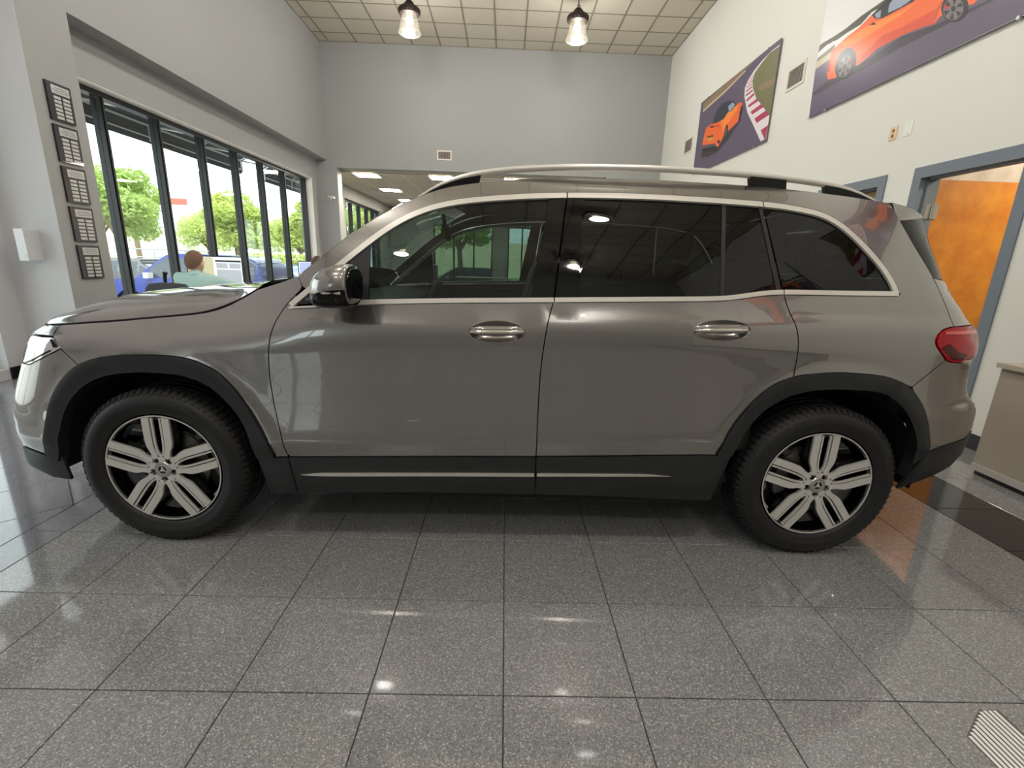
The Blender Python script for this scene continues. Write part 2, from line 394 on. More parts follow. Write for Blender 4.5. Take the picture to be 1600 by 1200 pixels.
# doors in the right wall and the side room behind them
def door_frame(name, y0, y1):
    f = MB(); t = .052; d0 = XE-.012; d1 = XE+.162
    f.box(d0, d1, y0-.0, y0+t, 0, DH); f.box(d0, d1, y1-t, y1, 0, DH); f.box(d0, d1, y0+t, y1-t, DH-t, DH)
    f.box(XE+.05, XE+.075, y0+t, y0+t+.014, 0, DH-t); f.box(XE+.05, XE+.075, y1-t-.014, y1-t, 0, DH-t); f.box(XE+.05, XE+.075, y0+t, y1-t, DH-t-.014, DH-t)
    f.box(XE-.012, XE, y0-.035, y0, 0, DH+.04); f.box(XE-.012, XE, y1, y1+.035, 0, DH+.04); f.box(XE-.012, XE, y0, y1, DH, DH+.04)
    return tag(f.build(name, m_dframe, smooth=False), kind='structure')
d1 = door_frame('door_1', *D1); d2 = door_frame('door_2', *D2)
lf = MB().box(XE+.145, XE+1.02, 4.275, 4.318, .01, 2.062).build('door_leaf', m_wood, d1, smooth=False)
for z in (.25, 1.05, 1.80):
    hg = MB(); hg.box(XE+.085, XE+.20, 4.262, 4.275, z-.06, z+.06); hg.tube([(XE+.142, 4.258, z-.06), (XE+.142, 4.258, z+.06)], .009, 10)
    hg.build('hinge', m_steel, lf)
hn = MB(); hn.tube([(XE+.95, 4.275, 1.0), (XE+.95, 4.225, 1.0), (XE+.85, 4.225, 1.0)], .01, 8); hn.tube([(XE+.95, 4.275, 1.0), (XE+.95, 4.262, 1.0)], .028, 14); hn.build('handle', m_steel, lf)
m_wood2 = mat('brown_wood', (150, 120, 84), .45, vary=(5, (128, 100, 68), .3))
MB().box(XE+.09, XE+.13, D2[0]+.052, D2[1]-.052, .01, DH-.056).build('door_leaf', m_wood2, d2, smooth=False)
w = MB(); w.box(6.6, 6.8, 2.2, 4.9, 0, 2.9); w.box(XE+.15, 6.8, 2.0, 2.2, 0, 2.9); w.box(XE+.15, 6.8, 4.46, 4.66, 0, 2.9); w.box(XE+.15, 6.8, 2.0, 4.9, 2.8, 3.0)
tag(w.build('wall_side_room', mat('side_room_wall', (205, 196, 182), .6, vary=(6, (178, 168, 152), .2)), smooth=False), kind='structure')
# ---- car body surface: half width as a function of length x and height z (metres) ----
YC = 2.752          # car centre line
def pchip(X, Y):
    X = np.array(X, float); Y = np.array(Y, float)
    hh = np.diff(X); dl = np.diff(Y) / hh
    m = np.zeros(len(X))
    for i in range(1, len(X) - 1):
        if dl[i-1] * dl[i] > 0:
            w1 = 2*hh[i] + hh[i-1]; w2 = hh[i] + 2*hh[i-1]
            m[i] = (w1 + w2) / (w1 / dl[i-1] + w2 / dl[i])
    m[0] = dl[0]; m[-1] = dl[-1]
    def ev(x):
        if x <= X[0]: return Y[0] + m[0] * (x - X[0])
        if x >= X[-1]: return Y[-1] + m[-1] * (x - X[-1])
        i = int(np.searchsorted(X, x)) - 1; i = max(0, min(i, len(X) - 2))
        t = (x - X[i]) / hh[i]
        return ((1+2*t)*(1-t)**2*Y[i] + t*(1-t)**2*hh[i]*m[i] + t*t*(3-2*t)*Y[i+1] + t*t*(t-1)*hh[i]*m[i+1])
    return ev
SEC = [pchip([.15,.20,.26,.33,.40,.44,.508], [.80,.850,.886,.902,.900,.898,.909]),
       pchip([.508,.56,.65,.75,.85,.92,.97,1.015,1.05], [.909,.9025,.8985,.8995,.9045,.9075,.906,.8985,.884]),
       pchip([1.05,1.08,1.2,1.35,1.5,1.56,1.62,1.68], [.884,.8770,.846,.793,.715,.672,.60,.46])]
def sstep(a, b, t):
    t = min(1, max(0, (t - a) / (b - a))); return t*t*(3-2*t)
def sect(x, z):
    q = z - .03 * min(1.3, max(-1.2, x)) * (1 - sstep(1.1, 1.35, z))
    v = SEC[0](q) if q < .508 else SEC[1](q) if q < 1.05 else SEC[2](q)
    if z > .86 and x < -.7: v -= (1 - sstep(-1.45, -.70, x)) * (4.5 * min(z - .86, .11) ** 2 + .6 * max(0, z - .97))   # fender shoulder rolls over to the bonnet
    for cx in (-1.439, 1.395):                       # raised lip round the wheel arches
        r = math.hypot(x - cx, z - .38)
        if z > .40 and abs(r - .475) < .2: v += .008 * math.exp(-((r - .474) / .030) ** 2) * min(1, (z - .40) / .12)
    return v
XF, XR, NP, MP, NPF = -1.45, 1.30, 3.9, 3.0, 6.0
NOSE = pchip([.20,.25,.282,.31,.377,.486,.54,.603,.669,.762,.813,.862,.908,.943,1.0,1.1], [-2.06,-2.16,-2.213,-2.257,-2.271,-2.278,-2.280,-2.266,-2.233,-2.177,-2.145,-2.115,-2.081,-2.030,-1.93,-1.80])
TAIL = pchip([.22,.28,.345,.385,.428,.51,.585,.664,.688,.734,.786,.87,.928,1.007,1.067,1.131,1.181,1.246,1.341,1.4,1.465,1.512,1.6], [2.02,2.13,2.254,2.331,2.377,2.388,2.394,2.385,2.363,2.314,2.295,2.281,2.283,2.263,2.21,2.154,2.106,2.066,2.028,2.002,1.997,1.994,1.93])
def hw(x, z):
    b = sect(x, z)
    if x < XF: return b * max(0., 1 - min(1., (XF - x) / (XF - NOSE(z))) ** NPF) ** (1 / MP)
    if x > XR: t = (x - XR) / (TAIL(z) - XR)
    else: return b
    return b * max(0., 1 - min(1., max(0., t)) ** NP) ** (1 / MP)
# ------------------------------------------------------------------ the car: panels laid on the body surface
m_paint = mat('grey_metallic_paint', (142, 138, 135), .25, metal=.88, coat=1.0, coat_rough=.005, vary=(900, (150, 146, 142), .3), coat_ior=1.95)
m_clad = mat('black_cladding', (33, 35, 37), .42, bump=(700, .06))
m_gloss = mat('gloss_black', (7, 7, 8), .04, spec=.35)
m_chrome = mat('satin_chrome', (232, 228, 220), .16, metal=.85)
m_silver = mat('satin_silver', (232, 228, 220), .32, metal=.45)
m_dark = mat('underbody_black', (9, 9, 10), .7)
m_glassF = glass('tinted_glass_front', (140, 158, 152), 1.55)
m_glassR = glass('privacy_glass', (74, 80, 78), 1.55)
m_wind = glass('windscreen_glass', (205, 222, 216), 1.5)
m_seat = mat('black_leather', (24, 24, 25), .5, bump=(250, .1))
m_trim = mat('interior_trim', (20, 20, 21), .6)
m_lens = mat('headlamp_lens', (226, 228, 230), .10, metal=.75, coat=1, coat_rough=.01)
m_red = mat('tail_lamp_red', (176, 8, 28), .06, spec=.3)
m_redd = mat('tail_lamp_deep_red', (80, 2, 10), .08, spec=.3)
m_clear = mat('lamp_clear', (200, 190, 190), .15, coat=1)

car = empty('car', (0, YC, 0), 'grey metallic compact SUV parked sideways on the showroom tiles, five-double-spoke wheels', 'car')

fenderhood = [(-1.666,.963),(-1.565,.972),(-1.465,.984),(-1.362,.995),(-1.293,1.003),(-1.229,1.013),(-1.189,1.022),(-1.137,1.041),(-1.084,1.068),(-1.037,1.096),(-1.010,1.113)]
archFo = [(-1.935,.403),(-1.89,.534),(-1.861,.618),(-1.811,.701),(-1.753,.764),(-1.69,.807),(-1.613,.832),(-1.508,.846),(-1.395,.849),(-1.301,.847),(-1.23,.83),(-1.166,.796),(-1.109,.737),(-1.06,.663),(-1.017,.574),(-.980,.489),(-.960,.418)]
archFi = [(-1.877,.371),(-1.833,.52),(-1.799,.604),(-1.744,.675),(-1.682,.725),(-1.598,.759),(-1.492,.775),(-1.377,.776),(-1.276,.764),(-1.204,.732),(-1.141,.672),(-1.091,.597),(-1.056,.508),(-1.039,.411)]
doorF = [(-.836,1.101),(-.874,1.063),(-.904,1.018),(-.924,.971),(-.936,.922),(-.943,.865),(-.950,.777),(-.948,.694),(-.940,.602),(-.926,.518),(-.911,.433),(-.892,.333),(-.880,.252)]
doorgap = [(.197,1.116),(.190,1.088),(.178,1.046),(.163,.947),(.154,.827),(.152,.694),(.152,.576),(.153,.449),(.158,.27)]
doorR = [(1.122,1.172),(1.137,1.116),(1.171,1.055),(1.188,1.004),(1.198,.946),(1.200,.892),(1.200,.834)]
archRo = [(.928,.478),(.943,.537),(.984,.628),(1.062,.741),(1.143,.811),(1.230,.843),(1.345,.857),(1.445,.858),(1.549,.851),(1.622,.839),(1.688,.812),(1.746,.766),(1.792,.709),(1.828,.638),(1.850,.552),(1.862,.503)]
archRi = [(.997,.475),(1.019,.564),(1.068,.647),(1.136,.718),(1.208,.757),(1.263,.775),(1.362,.786),(1.464,.786),(1.568,.782),(1.63,.761),(1.692,.716),(1.742,.66),(1.781,.588),(1.804,.513),(1.804,.436),(1.794,.389)]
chromeTop = [(-.862,1.066),(-.766,1.147),(-.677,1.221),(-.59,1.293),(-.513,1.355),(-.435,1.409),(-.346,1.453),(-.27,1.478),(-.192,1.495),(-.088,1.510),(.07,1.526),(.245,1.537),(.416,1.542),(.604,1.543),(.711,1.541),(.873,1.537),(1.063,1.529),(1.167,1.520),(1.245,1.508),(1.295,1.498),(1.342,1.479),(1.4,1.439),(1.457,1.383),(1.512,1.322),(1.556,1.267),(1.585,1.216),(1.594,1.195),(1.594,1.183)]
belt = [(-.862,1.054),(-.657,1.072),(-.592,1.079),(-.227,1.097),(.197,1.113),(.592,1.128),(.80,1.136),(.88,1.141),(.94,1.149),(1.031,1.164),(1.119,1.172),(1.369,1.176),(1.594,1.180)]
roofedge = [(-.249,1.547),(-.123,1.572),(.069,1.595),(.233,1.607),(.454,1.614),(.621,1.616),(.731,1.615),(1.032,1.605),(1.182,1.596),(1.352,1.581),(1.43,1.573),(1.521,1.562),(1.625,1.548)]
apillar = [(-.83,1.176),(-.752,1.238),(-.672,1.304),(-.595,1.365),(-.518,1.418),(-.449,1.459),(-.395,1.489),(-.32,1.523)]
tgap = [(1.625,1.548),(1.648,1.476),(1.701,1.373),(1.753,1.297),(1.786,1.249),(1.811,1.203),(1.835,1.145),(1.855,1.095),(1.867,1.054)]
lampR = [(1.867,1.055),(1.822,1.051),(1.775,1.038),(1.758,1.006),(1.767,.986),(1.846,.918),(1.878,.908)]
bseam = [(1.846,.918),(1.779,.857),(1.72,.80)]
doorbot = [(-.961,.417),(-.898,.419),(-.226,.439),(.151,.449),(.928,.478)]
S = smooth_line

def plane_pt(kind, a, z, off):
    """point and outward normal on the near half of the body; kind side: a=x, front/rear: a=lateral distance from the centre line"""
    e = 1e-3
    if kind == 'side':
        y = hw(a, z); nx = -(hw(a+e, z)-hw(a-e, z))/(2*e); nz = -(hw(a, z+e)-hw(a, z-e))/(2*e)
        n = Vector((nx, -1, nz)).normalized(); p = Vector((a, YC-y, z))
    else:
        x = fx(kind, a, z); s = -1 if kind == 'front' else 1
        dya = (fx(kind, a+e, z)-fx(kind, a-e, z))/(2*e); dz = (fx(kind, a, z+e)-fx(kind, a, z-e))/(2*e)
        n = Vector((s, s*dya, -s*dz)).normalized(); p = Vector((x, YC-a, z))
    return p + n*off, n
def fx(kind, y, z):
    if kind == 'front': b = sect(-1.6, z) - 0.0; return XF - (XF-NOSE(z))*max(0., 1-min(1., abs(y)/b)**MP)**(1/NPF)
    b = sect(1.8, z); return XR + (TAIL(z)-XR)*max(0., 1-min(1., abs(y)/b)**MP)**(1/NP)
def inset(poly, d):
    """shrink a polygon by d (for the gaps between panels)"""
    n = len(poly); s = 1 if ccw(poly) else -1; out = []
    for i in range(n):
        a, b, c = (np.array(poly[k % n]) for k in (i-1, i, i+1)); e1 = b-a; e2 = c-b
        l1, l2 = np.linalg.norm(e1), np.linalg.norm(e2)
        if l1 < 1e-7 or l2 < 1e-7: out.append(tuple(b)); continue
        n1 = np.array((-e1[1], e1[0]))/l1*s; n2 = np.array((-e2[1], e2[0]))/l2*s
        out.append(tuple(b + d*(n1+n2)/max(.5, 1+n1.dot(n2))))
    return out
def dedupe(p, d=.004):
    out = []
    for q in p:
        if not out or math.hypot(q[0]-out[-1][0], q[1]-out[-1][1]) > d: out.append(q)
    if math.hypot(out[0][0]-out[-1][0], out[0][1]-out[-1][1]) < d: out.pop()
    return out
def panel_data(poly, off=0., thick=.012, grid=.028, kind='side', gap=.0022, holes=()):
    poly = dedupe(poly)
    if gap: poly = inset(poly, gap)
    xs = [p[0] for p in poly]; zs = [p[1] for p in poly]; ex = []
    loops = [poly] + [list(hl) for hl in holes]
    segs = np.array([(*l[i], *l[(i+1) % len(l)]) for l in loops for i in range(len(l))])
    for i in range(int(min(xs)/grid)-1, int(max(xs)/grid)+2):
        for j in range(int(min(zs)/grid)-1, int(max(zs)/grid)+2):
            p = ((i+(.5 if j % 2 else 0))*grid, j*grid*.9)
            if not inside(p, poly) or any(inside(p, hl) for hl in holes): continue
            d = segs[:, 2:]-segs[:, :2]; t = ((p[0]-segs[:, 0])*d[:, 0]+(p[1]-segs[:, 1])*d[:, 1])/np.maximum(1e-12, (d**2).sum(1)); t = np.clip(t, 0, 1)
            q = segs[:, :2]+d*t[:, None]-np.array(p)
            if (q**2).sum(1).min() > (grid*.42)**2: ex.append(p)
    v2, fs = fill(poly, holes, ex)
    vs = []; ns = []
    for a, z in v2:
        p, n = plane_pt(kind, a, z, off); vs.append(p); ns.append(n)
    # returned edge all round
    for loop in loops:
        k = len(vs); m = len(loop); cx = np.mean([q[0] for q in loop]); cz = np.mean([q[1] for q in loop])
        P = [plane_pt(kind, a, z, off) for a, z in loop]
        for i in range(m):
            pa, na = P[i]; t = (P[(i+1) % m][0]-P[i-1][0]).normalized(); en = t.cross(na)
            if not ccw(loop): en = -en
            if loop is not loops[0]: en = -en
            vs += [pa, pa-na*thick]; ns += [en, en]
        fs += [(k+2*i, k+2*((i+1) % m), k+2*((i+1) % m)+1, k+2*i+1) for i in range(m)]
    return vs, ns, fs
def finish(name, datas, m, parent, mirror=False):
    vs = []; ns = []; fs = []
    for a, b, c in datas:
        k = len(vs); vs += a; ns += b; fs += [tuple(i+k for i in f) for f in c]
    if mirror:
        vs = [Vector((p.x, 2*YC-p.y, p.z)) for p in vs]; ns = [Vector((n.x, -n.y, n.z)) for n in ns]
    # faces must look along their normals
    out = []
    for f in fs:
        a, b, c = (vs[i] for i in f[:3]); nn = sum((ns[i] for i in f), Vector())
        out.append(f if (b-a).cross(c-a).dot(nn) >= 0 else f[::-1])
    me = bpy.data.meshes.new(name); me.from_pydata([tuple(p) for p in vs], [], out); me.materials.append(m)
    me.shade_smooth(); me.normals_split_custom_set_from_vertices([tuple(n) for n in ns]); me.update()
    return link(name, me, parent)
def both(name, datas, m, parent=None, far=True):
    o = finish(name, datas, m, parent or car)
    if far: finish(name, datas, m, parent or car, True)
    return o
def front_wrap(xpoly_side, yz_front, kind='front', **k):
    return [panel_data(xpoly_side, **k), panel_data(yz_front, kind=kind, **k)]

# --- painted panels
fender = [(-1.799,.950)] + S([(-1.729,.957)]+fenderhood) + S([(-1.010,1.113),(-.937,1.137),(-.874,1.157),(-.832,1.174)])[1:] + [(-.811,1.136),(-.818,1.118)] + S(doorF[:11]) + [(-.905,.4195),(-.961,.417)] + S(archFo[4:])[::-1][1:] + [(-1.707,.798),(-1.764,.862),(-1.801,.908)]
both('front_fender', [panel_data(fender)], m_paint)
ell = lambda cx, cz, a, b, rot=0: [(cx+a*math.cos(t)*math.cos(rot)-b*math.sin(t)*math.sin(rot), cz+a*math.cos(t)*math.sin(rot)+b*math.sin(t)*math.cos(rot)) for t in (2*math.pi*i/36 for i in range(36))]
HF = (-.028, .982, .116, .044, .03); HR = (.876, 1.016, .116, .041, .03)
bF = [p for p in S(belt[:5])]; bR = S(belt[4:11])
low = lambda pts, d: [(x, z+d) for x, z in pts]
fdoor = S(doorF[:11], .02)[::-1] + low(bF, -.009)[1:] + S(doorgap[:8]) + [(.151,.449)] + S(doorbot[1:4])[::-1][1:]
both('front_door', [panel_data(fdoor, holes=[ell(*HF)])], m_paint)
rdoor = S(doorgap[:8])[::-1] + low(bR, -.009)[1:] + S(doorR) + [p for p in S(archRo[:6])[::-1] if p[0] < 1.195] + S(doorbot[3:])[::-1][1:]
both('rear_door', [panel_data(rdoor, holes=[ell(*HR)])], m_paint)
side = S(apillar+roofedge) + S(tgap)[1:] + S(lampR[:6])[1:] + S(bseam)[1:] + S(archRo[5:11])[::-1] + S(doorR)[::-1] + low(S(belt[10:]), -.009)[1:] + [(1.606,1.18)] + [(x+.004, z+.004) for x, z in S(chromeTop[1:])[::-1]] + [(-.795,1.125),(-.808,1.131)]
both('body_side', [panel_data(side)], m_paint)
# front bumper and rear bumper: side piece and the piece across the car
def wrapz(z0, z1, kind, n=14):
    zs = [z0+(z1-z0)*i/n for i in range(n+1)]
    return [((NOSE(z)+.142) if kind == 'front' else (TAIL(z)-.16), z) for z in zs]
def acrossz(z0, z1, kind, yin, n=14):
    zs = [z0+(z1-z0)*i/n for i in range(n+1)]
    return [(hw(NOSE(z)+.142 if kind == 'front' else TAIL(z)-.16, z), z) for z in zs] + [(yin, z) for z in zs[::-1]]
fb_side = [(-1.764,.862),(-1.707,.798)] + S(archFo[:5])[::-1] + [(-1.935,.394)] + wrapz(.392, .778, 'front') + [(-1.941,.783),(-1.872,.812),(-1.811,.840)]
both('front_bumper', [panel_data(fb_side), panel_data(acrossz(.392, .778, 'front', .46), kind='front')], m_paint)
both('bumper_lip', [panel_data([(-1.935,.391),(-1.862,.391),(-1.84,.287),(-1.925,.291)] + wrapz(.298, .389, 'front'), off=.004), panel_data(acrossz(.298, .389, 'front', 0), kind='front', off=.004)], m_clad)
both('nose_panel', [panel_data([(-1.801,.909),(-1.799,.948)] + wrapz(.905, .940, 'front')[::-1]), panel_data(acrossz(.905, .940, 'front', .0), kind='front')], m_paint)
g_ = panel_data(acrossz(.40, .77, 'front', .0), kind='front', off=-.03); both('grille', [g_], m_gloss)
for z in (.50, .58, .66): both('grille_bar', [panel_data([(0, z), (.45, z), (.45, z+.022), (0, z+.022)], kind='front', off=.0)], m_chrome)
hl = [(-1.763,.865),(-1.801,.906)] + [(-1.852,.904)] + wrapz(.782, .902, 'front')[::-1] + [(-1.941,.785),(-1.872,.814),(-1.811,.842)]
lamp = both('headlamp', [panel_data(hl, off=-.003), panel_data(acrossz(.782, .902, 'front', .42), kind='front', off=-.003)], m_lens)
both('headlamp_strip', [panel_data([(-1.782,.870),(-1.800,.897),(-1.812,.897),(-1.797,.864)], off=.0005, gap=0, thick=.003)], m_gloss, lamp, far=False)
both('headlamp_strip', [panel_data([(-1.818,.848),(-1.925,.800),(-1.965,.788),(-1.965,.794),(-1.925,.806),(-1.818,.854)], off=.0005, gap=0, thick=.003)], m_gloss, lamp, far=False)

rb_side = S(bseam)[::-1] + S(archRo[11:]) + S([(1.862,.503),(1.939,.531),(2.01,.545),(2.095,.554)])[1:] + wrapz(.556, .893, 'rear') + [(1.942,.902)]
rb_side = S([(1.72,.80),(1.779,.857),(1.846,.918)])[::-1] + S(archRo[11:]) + S([(1.862,.503),(1.939,.531),(2.01,.545),(2.095,.554)])[1:] + wrapz(.556, .897, 'rear') + [(1.942,.902),(1.878,.908)]
both('rear_bumper', [panel_data(rb_side), panel_data(acrossz(.556, .897, 'rear', 0.), kind='rear')], m_paint)
rl = S([(1.862,.503),(1.939,.531),(2.01,.545),(2.095,.554)]) + wrapz(.552, .43, 'rear') + S([(2.06,.416),(1.969,.384),(1.869,.351),(1.79,.32)])
both('rear_valance', [panel_data(rl, off=.003), panel_data(acrossz(.43, .552, 'rear', 0.), kind='rear', off=.003)], m_clad)
tl = S(lampR[:6]) + [(1.878,.908),(1.942,.902)] + wrapz(.9, 1.05, 'rear') + [(1.901,1.054)]
tlp = both('tail_lamp', [panel_data(tl, off=.006, thick=.03), panel_data(acrossz(.9, 1.05, 'rear', .40), kind='rear', off=.006)], m_red)
both('tail_lamp_lens', [panel_data([(1.80,.968),(1.868,.922),(1.93,.915),(2.03,.913),(2.04,.93),(1.95,.94),(1.89,.955),(1.84,.985)], off=.0075, gap=0, thick=.003)], m_redd, tlp, far=False)
both('tail_lamp_lens', [panel_data([(1.80,1.025),(1.88,1.022),(2.03,1.02),(2.03,1.032),(1.88,1.036),(1.81,1.036)], off=.0075, gap=0, thick=.003)], mat('tail_lamp_bright', (226, 60, 66), .12, coat=1), tlp, far=False)
both('tail_lamp_lens', [panel_data([(1.93,.906),(2.03,.904),(2.04,.912),(1.96,.914)], off=.0078, gap=0, thick=.003)], m_clear, tlp, far=False)

# tailgate (below the glass), rear window, spoiler
tg = S(tgap[4:]) + wrapz(1.052, 1.165, 'rear') + wrapz(1.17, 1.235, 'rear')
both('tailgate', [panel_data(tg), panel_data(acrossz(.9, 1.235, 'rear', 0.), kind='rear')], m_paint)
rw = S(tgap[1:5]) + wrapz(1.24, 1.50, 'rear', 20) + [(1.655,1.482)]
both('rear_window', [panel_data(rw, off=-.004), panel_data(acrossz(1.24, 1.50, 'rear', 0., 20), kind='rear', off=-.004)], mat('rear_glass_black', (12, 13, 14), .06, spec=.2))
sp = MB(); n = 10
rows = []
for i in range(n+1):
    t = -1 + 2*i/n; y = YC + t*.60; k = 1-abs(t)**3
    rows.append([(1.625, YC+t*.683, 1.549+.03*k), (1.72, YC+t*.668, 1.534+.04*k), (1.835+.13*k, YC+t*.60, 1.512+.035*k), (1.838+.13*k, YC+t*.60, 1.502+.035*k), (1.74, YC+t*.668, 1.488+.02*k), (1.652, YC+t*.693, 1.474)])
vs = [p for r in rows for p in r]; fs = [(i*6+j, (i+1)*6+j, (i+1)*6+(j+1) % 6, i*6+(j+1) % 6) for i in range(n) for j in range(6)] + [tuple(range(6)), tuple(range(n*6, n*6+6))]
MB().add(vs, fs).build('roof_spoiler', m_paint, car, angle=50)

# bonnet, windscreen, roof
he = S([(-1.90,.941),(-1.799,.950),(-1.729,.957)]+fenderhood, .03)
he = [(x, z+.005) for x, z in he]
crown = pchip([-2.0,-1.9,-1.8,-1.6,-1.4,-1.2,-1.1,-1.0], [.03,.05,.070,.092,.102,.092,.06,.02])
vs = []; fs = []; K = 24
for x, z in he:
    yy = hw(x, z) - .003
    for k in range(K+1):
        t = -1+2*k/K; q = abs(t)
        dx = -.22*(1-q**2.4)*sstep(-1.2, -1.9, x) + (-.10*(1-q*q))*sstep(-1.2, -1.01, x)
        vs.append((x+dx, YC+t*yy, z+crown(x)*(1-q**6)-.06*(1-q**2)*sstep(-1.6, -1.9, x)))
nx_ = len(he)
for sg in (-1, 1):                                   # turned-down flange along the shut line
    k0 = len(vs); 
    for x, z in he:
        yy = hw(x, z) - .003; vs += [(x, YC+sg*yy, z), (x, YC+sg*(yy-.012), z-.05)]
    flange = [(k0+2*i, k0+2*i+1, k0+2*i+3, k0+2*i+2) for i in range(nx_-1)]
    fs = fs + flange
fs = fs + [(i*(K+1)+k, i*(K+1)+k+1, (i+1)*(K+1)+k+1, (i+1)*(K+1)+k) for i in range(nx_-1) for k in range(K)]
MB().add(vs, fs).build('bonnet', m_paint, car, angle=80)
for sg in (-1, 1):                                   # dark tube added for the shade in the shut line
    MB().tube([(x, YC+sg*(hw(x, z-.0025)-.0012), z-.0025) for x, z in he], .0032, 6).build('bonnet_gap_shade', m_dark, car)
cw = MB(); cv = []
for x, z, d in ((-1.02, 1.075, .03), (-.95, 1.095, .03), (-.88, 1.12, .035), (-.80, 1.165, .03)):
    for k in range(17):
        t = -1+2*k/16; cv.append((x-.12*(1-t*t), YC+t*(hw(x, z)-d), z+.03*(1-t**4)))
cw.add(cv, [(i*17+k, i*17+k+1, (i+1)*17+k+1, (i+1)*17+k) for i in range(3) for k in range(16)]).build('cowl', m_clad, car, angle=80)
for sg in (-.45, .30):
    wp = MB(); wp.tube([(-1.0, YC+sg-.25, 1.14), (-.985, YC+sg+.05, 1.15), (-.97, YC+sg+.3, 1.145)], .008, 6); wp.build('wiper', m_gloss, car)
def loft(name, e, m, bow, dxc, K=16, tilt=0):
    vs = []
    for x, z in e:
        yy = hw(x, z)-.004
        for k in range(K+1):
            t = -1+2*k/K; vs.append((x+dxc(x)*(1-t*t), YC+t*yy, z+bow*(1-abs(t)**2.5)))
    return MB().add(vs, [(i*(K+1)+k, i*(K+1)+k+1, (i+1)*(K+1)+k+1, (i+1)*(K+1)+k) for i in range(len(e)-1) for k in range(K)]).build(name, m, car, angle=80)
loft('windscreen', S(apillar), m_wind, .02, lambda x: -.14)
loft('roof', S(roofedge), m_paint, .045, lambda x: -.14*sstep(.4, -.3, x))

# --- lower body
both('wheel_arch_trim', [panel_data(S(archFo) + [(-.961,.417),(-1.039,.411)] + S(archFi)[::-1] + [(-1.889,.366)], off=.012, thick=.05, gap=.001)], m_clad)
both('wheel_arch_trim', [panel_data(S(archRo) + [(1.804,.45)] + S(archRi)[::-1] + [(.997,.475)], off=.012, thick=.05, gap=.001)], m_clad)
sb = lambda x: .243 + .022*sstep(-1.0, -.3, x) - .02*sstep(.3, .95, x)
dbz = pchip([p[0] for p in doorbot], [p[1] for p in doorbot])
def sill(x0a, x0b, x1a, x1b):
    """x at the top and bottom of both ends"""
    n = 30
    return [(x0b+(x1b-x0b)*i/n, sb(x0b+(x1b-x0b)*i/n)) for i in range(n+1)] + [(x1a+(x0a-x1a)*i/n, dbz(x1a+(x0a-x1a)*i/n)) for i in range(n+1)]
both('sill_trim', [panel_data(sill(-1.039, -1.0, -.906, -.880), off=.006, thick=.03)], m_clad)
c1 = both('door_cladding', [panel_data(sill(-.906, -.880, .152, .158), off=.006, thick=.03)], m_clad)
c2 = both('door_cladding', [panel_data(sill(.152, .158, .997, .955), off=.006, thick=.03)], m_clad)
both('chrome_strip', [panel_data(S([(-.860,.342),(-.82,.351),(-.789,.355),(-.225,.370),(.150,.378)], .03) + S([(.150,.358),(-.225,.350),(-.789,.335),(-.83,.337)], .03), off=.013, thick=.008)], m_chrome, c1, far=False)
both('chrome_strip', [panel_data(S([(.157,.378),(.60,.387),(.68,.385),(.759,.376)], .03) + S([(.70,.374),(.65,.372),(.157,.359)], .03), off=.013, thick=.008)], m_chrome, c2, far=False)

# --- glass house
def offs(line, d):
    out = []
    for i in range(len(line)):
        a = np.array(line[max(0, i-1)]); b = np.array(line[min(len(line)-1, i+1)]); t = (b-a)/np.linalg.norm(b-a)
        out.append((line[i][0]+t[1]*d, line[i][1]-t[0]*d))
    return out
ct = S(chromeTop, .02); ci = offs(ct, .021); ci[-1] = (1.572, 1.188)
ciz = pchip(*zip(*[(x, z) for k, (x, z) in enumerate(ci) if k == 0 or x > max(q[0] for q in ci[:k])+1e-4]))
bz = pchip([p[0] for p in belt], [p[1]+.008 for p in belt])
def dlo(bl, tlx, br, trx, n=26):
    """bottom-left x, top-left x, bottom-right x, top-right x"""
    p = [(bl+(br-bl)*i/n, bz(bl+(br-bl)*i/n)) for i in range(n+1)]
    return p + [(trx+(tlx-trx)*i/(n*2), ciz(trx+(tlx-trx)*i/(n*2))) for i in range(n*2+1)]
def split(line, x0, x1):
    out = []
    for a, b in zip(line[:-1], line[1:]):
        for lim in (x0, x1):
            if (a[0]-lim)*(b[0]-lim) < 0: t = (lim-a[0])/(b[0]-a[0]); out.append((lim, a[1]+t*(b[1]-a[1])))
        if x0 <= b[0] <= x1: out.append(b)
    if x0 <= line[0][0] <= x1: out.insert(0, line[0])
    return out
for nm, x0, x1 in (('front', -2, .2425), ('rear', .2475, 1.0605), ('quarter', 1.0655, 3)):
    a = split(ct, x0, x1); b = split(ci, x0, x1)
    both('window_trim', [panel_data(a + b[::-1], off=.006, thick=.014, gap=0)], m_silver)
for x0, x1 in ((-.872, .1945), (.1995, 1.1185), (1.1235, 1.600)):
    l = split(S(belt, .02), x0, x1)
    if x0 < -.5: l = [p for p in l if p[0] > -.60]
    both('belt_trim', [panel_data(low(l, .009) + low(l, -.009)[::-1], off=.007, thick=.014, gap=0)], m_silver)
l = split(S(belt, .02), -.872, -.597)
both('belt_trim', [panel_data(low(l, -.002) + low(l, -.009)[::-1], off=.006, thick=.012, gap=0)], m_silver)
both('mirror_sail', [panel_data(dlo(-.835, -.815, -.545, -.545), off=-.002, gap=0)], m_clad)
both('door_glass', [panel_data(dlo(-.545, -.545, .099, .168), off=-.004, thick=.004, gap=0)], m_glassF)
both('pillar_panel', [panel_data(dlo(.099, .168, .194, .240), off=.001, gap=.001)], m_gloss)
both('pillar_panel', [panel_data(dlo(.200, .246, .296, .314), off=.001, gap=.001)], m_gloss)
both('door_glass', [panel_data(dlo(.296, .314, .866, .888), off=-.004, thick=.004, gap=0)], m_glassR)
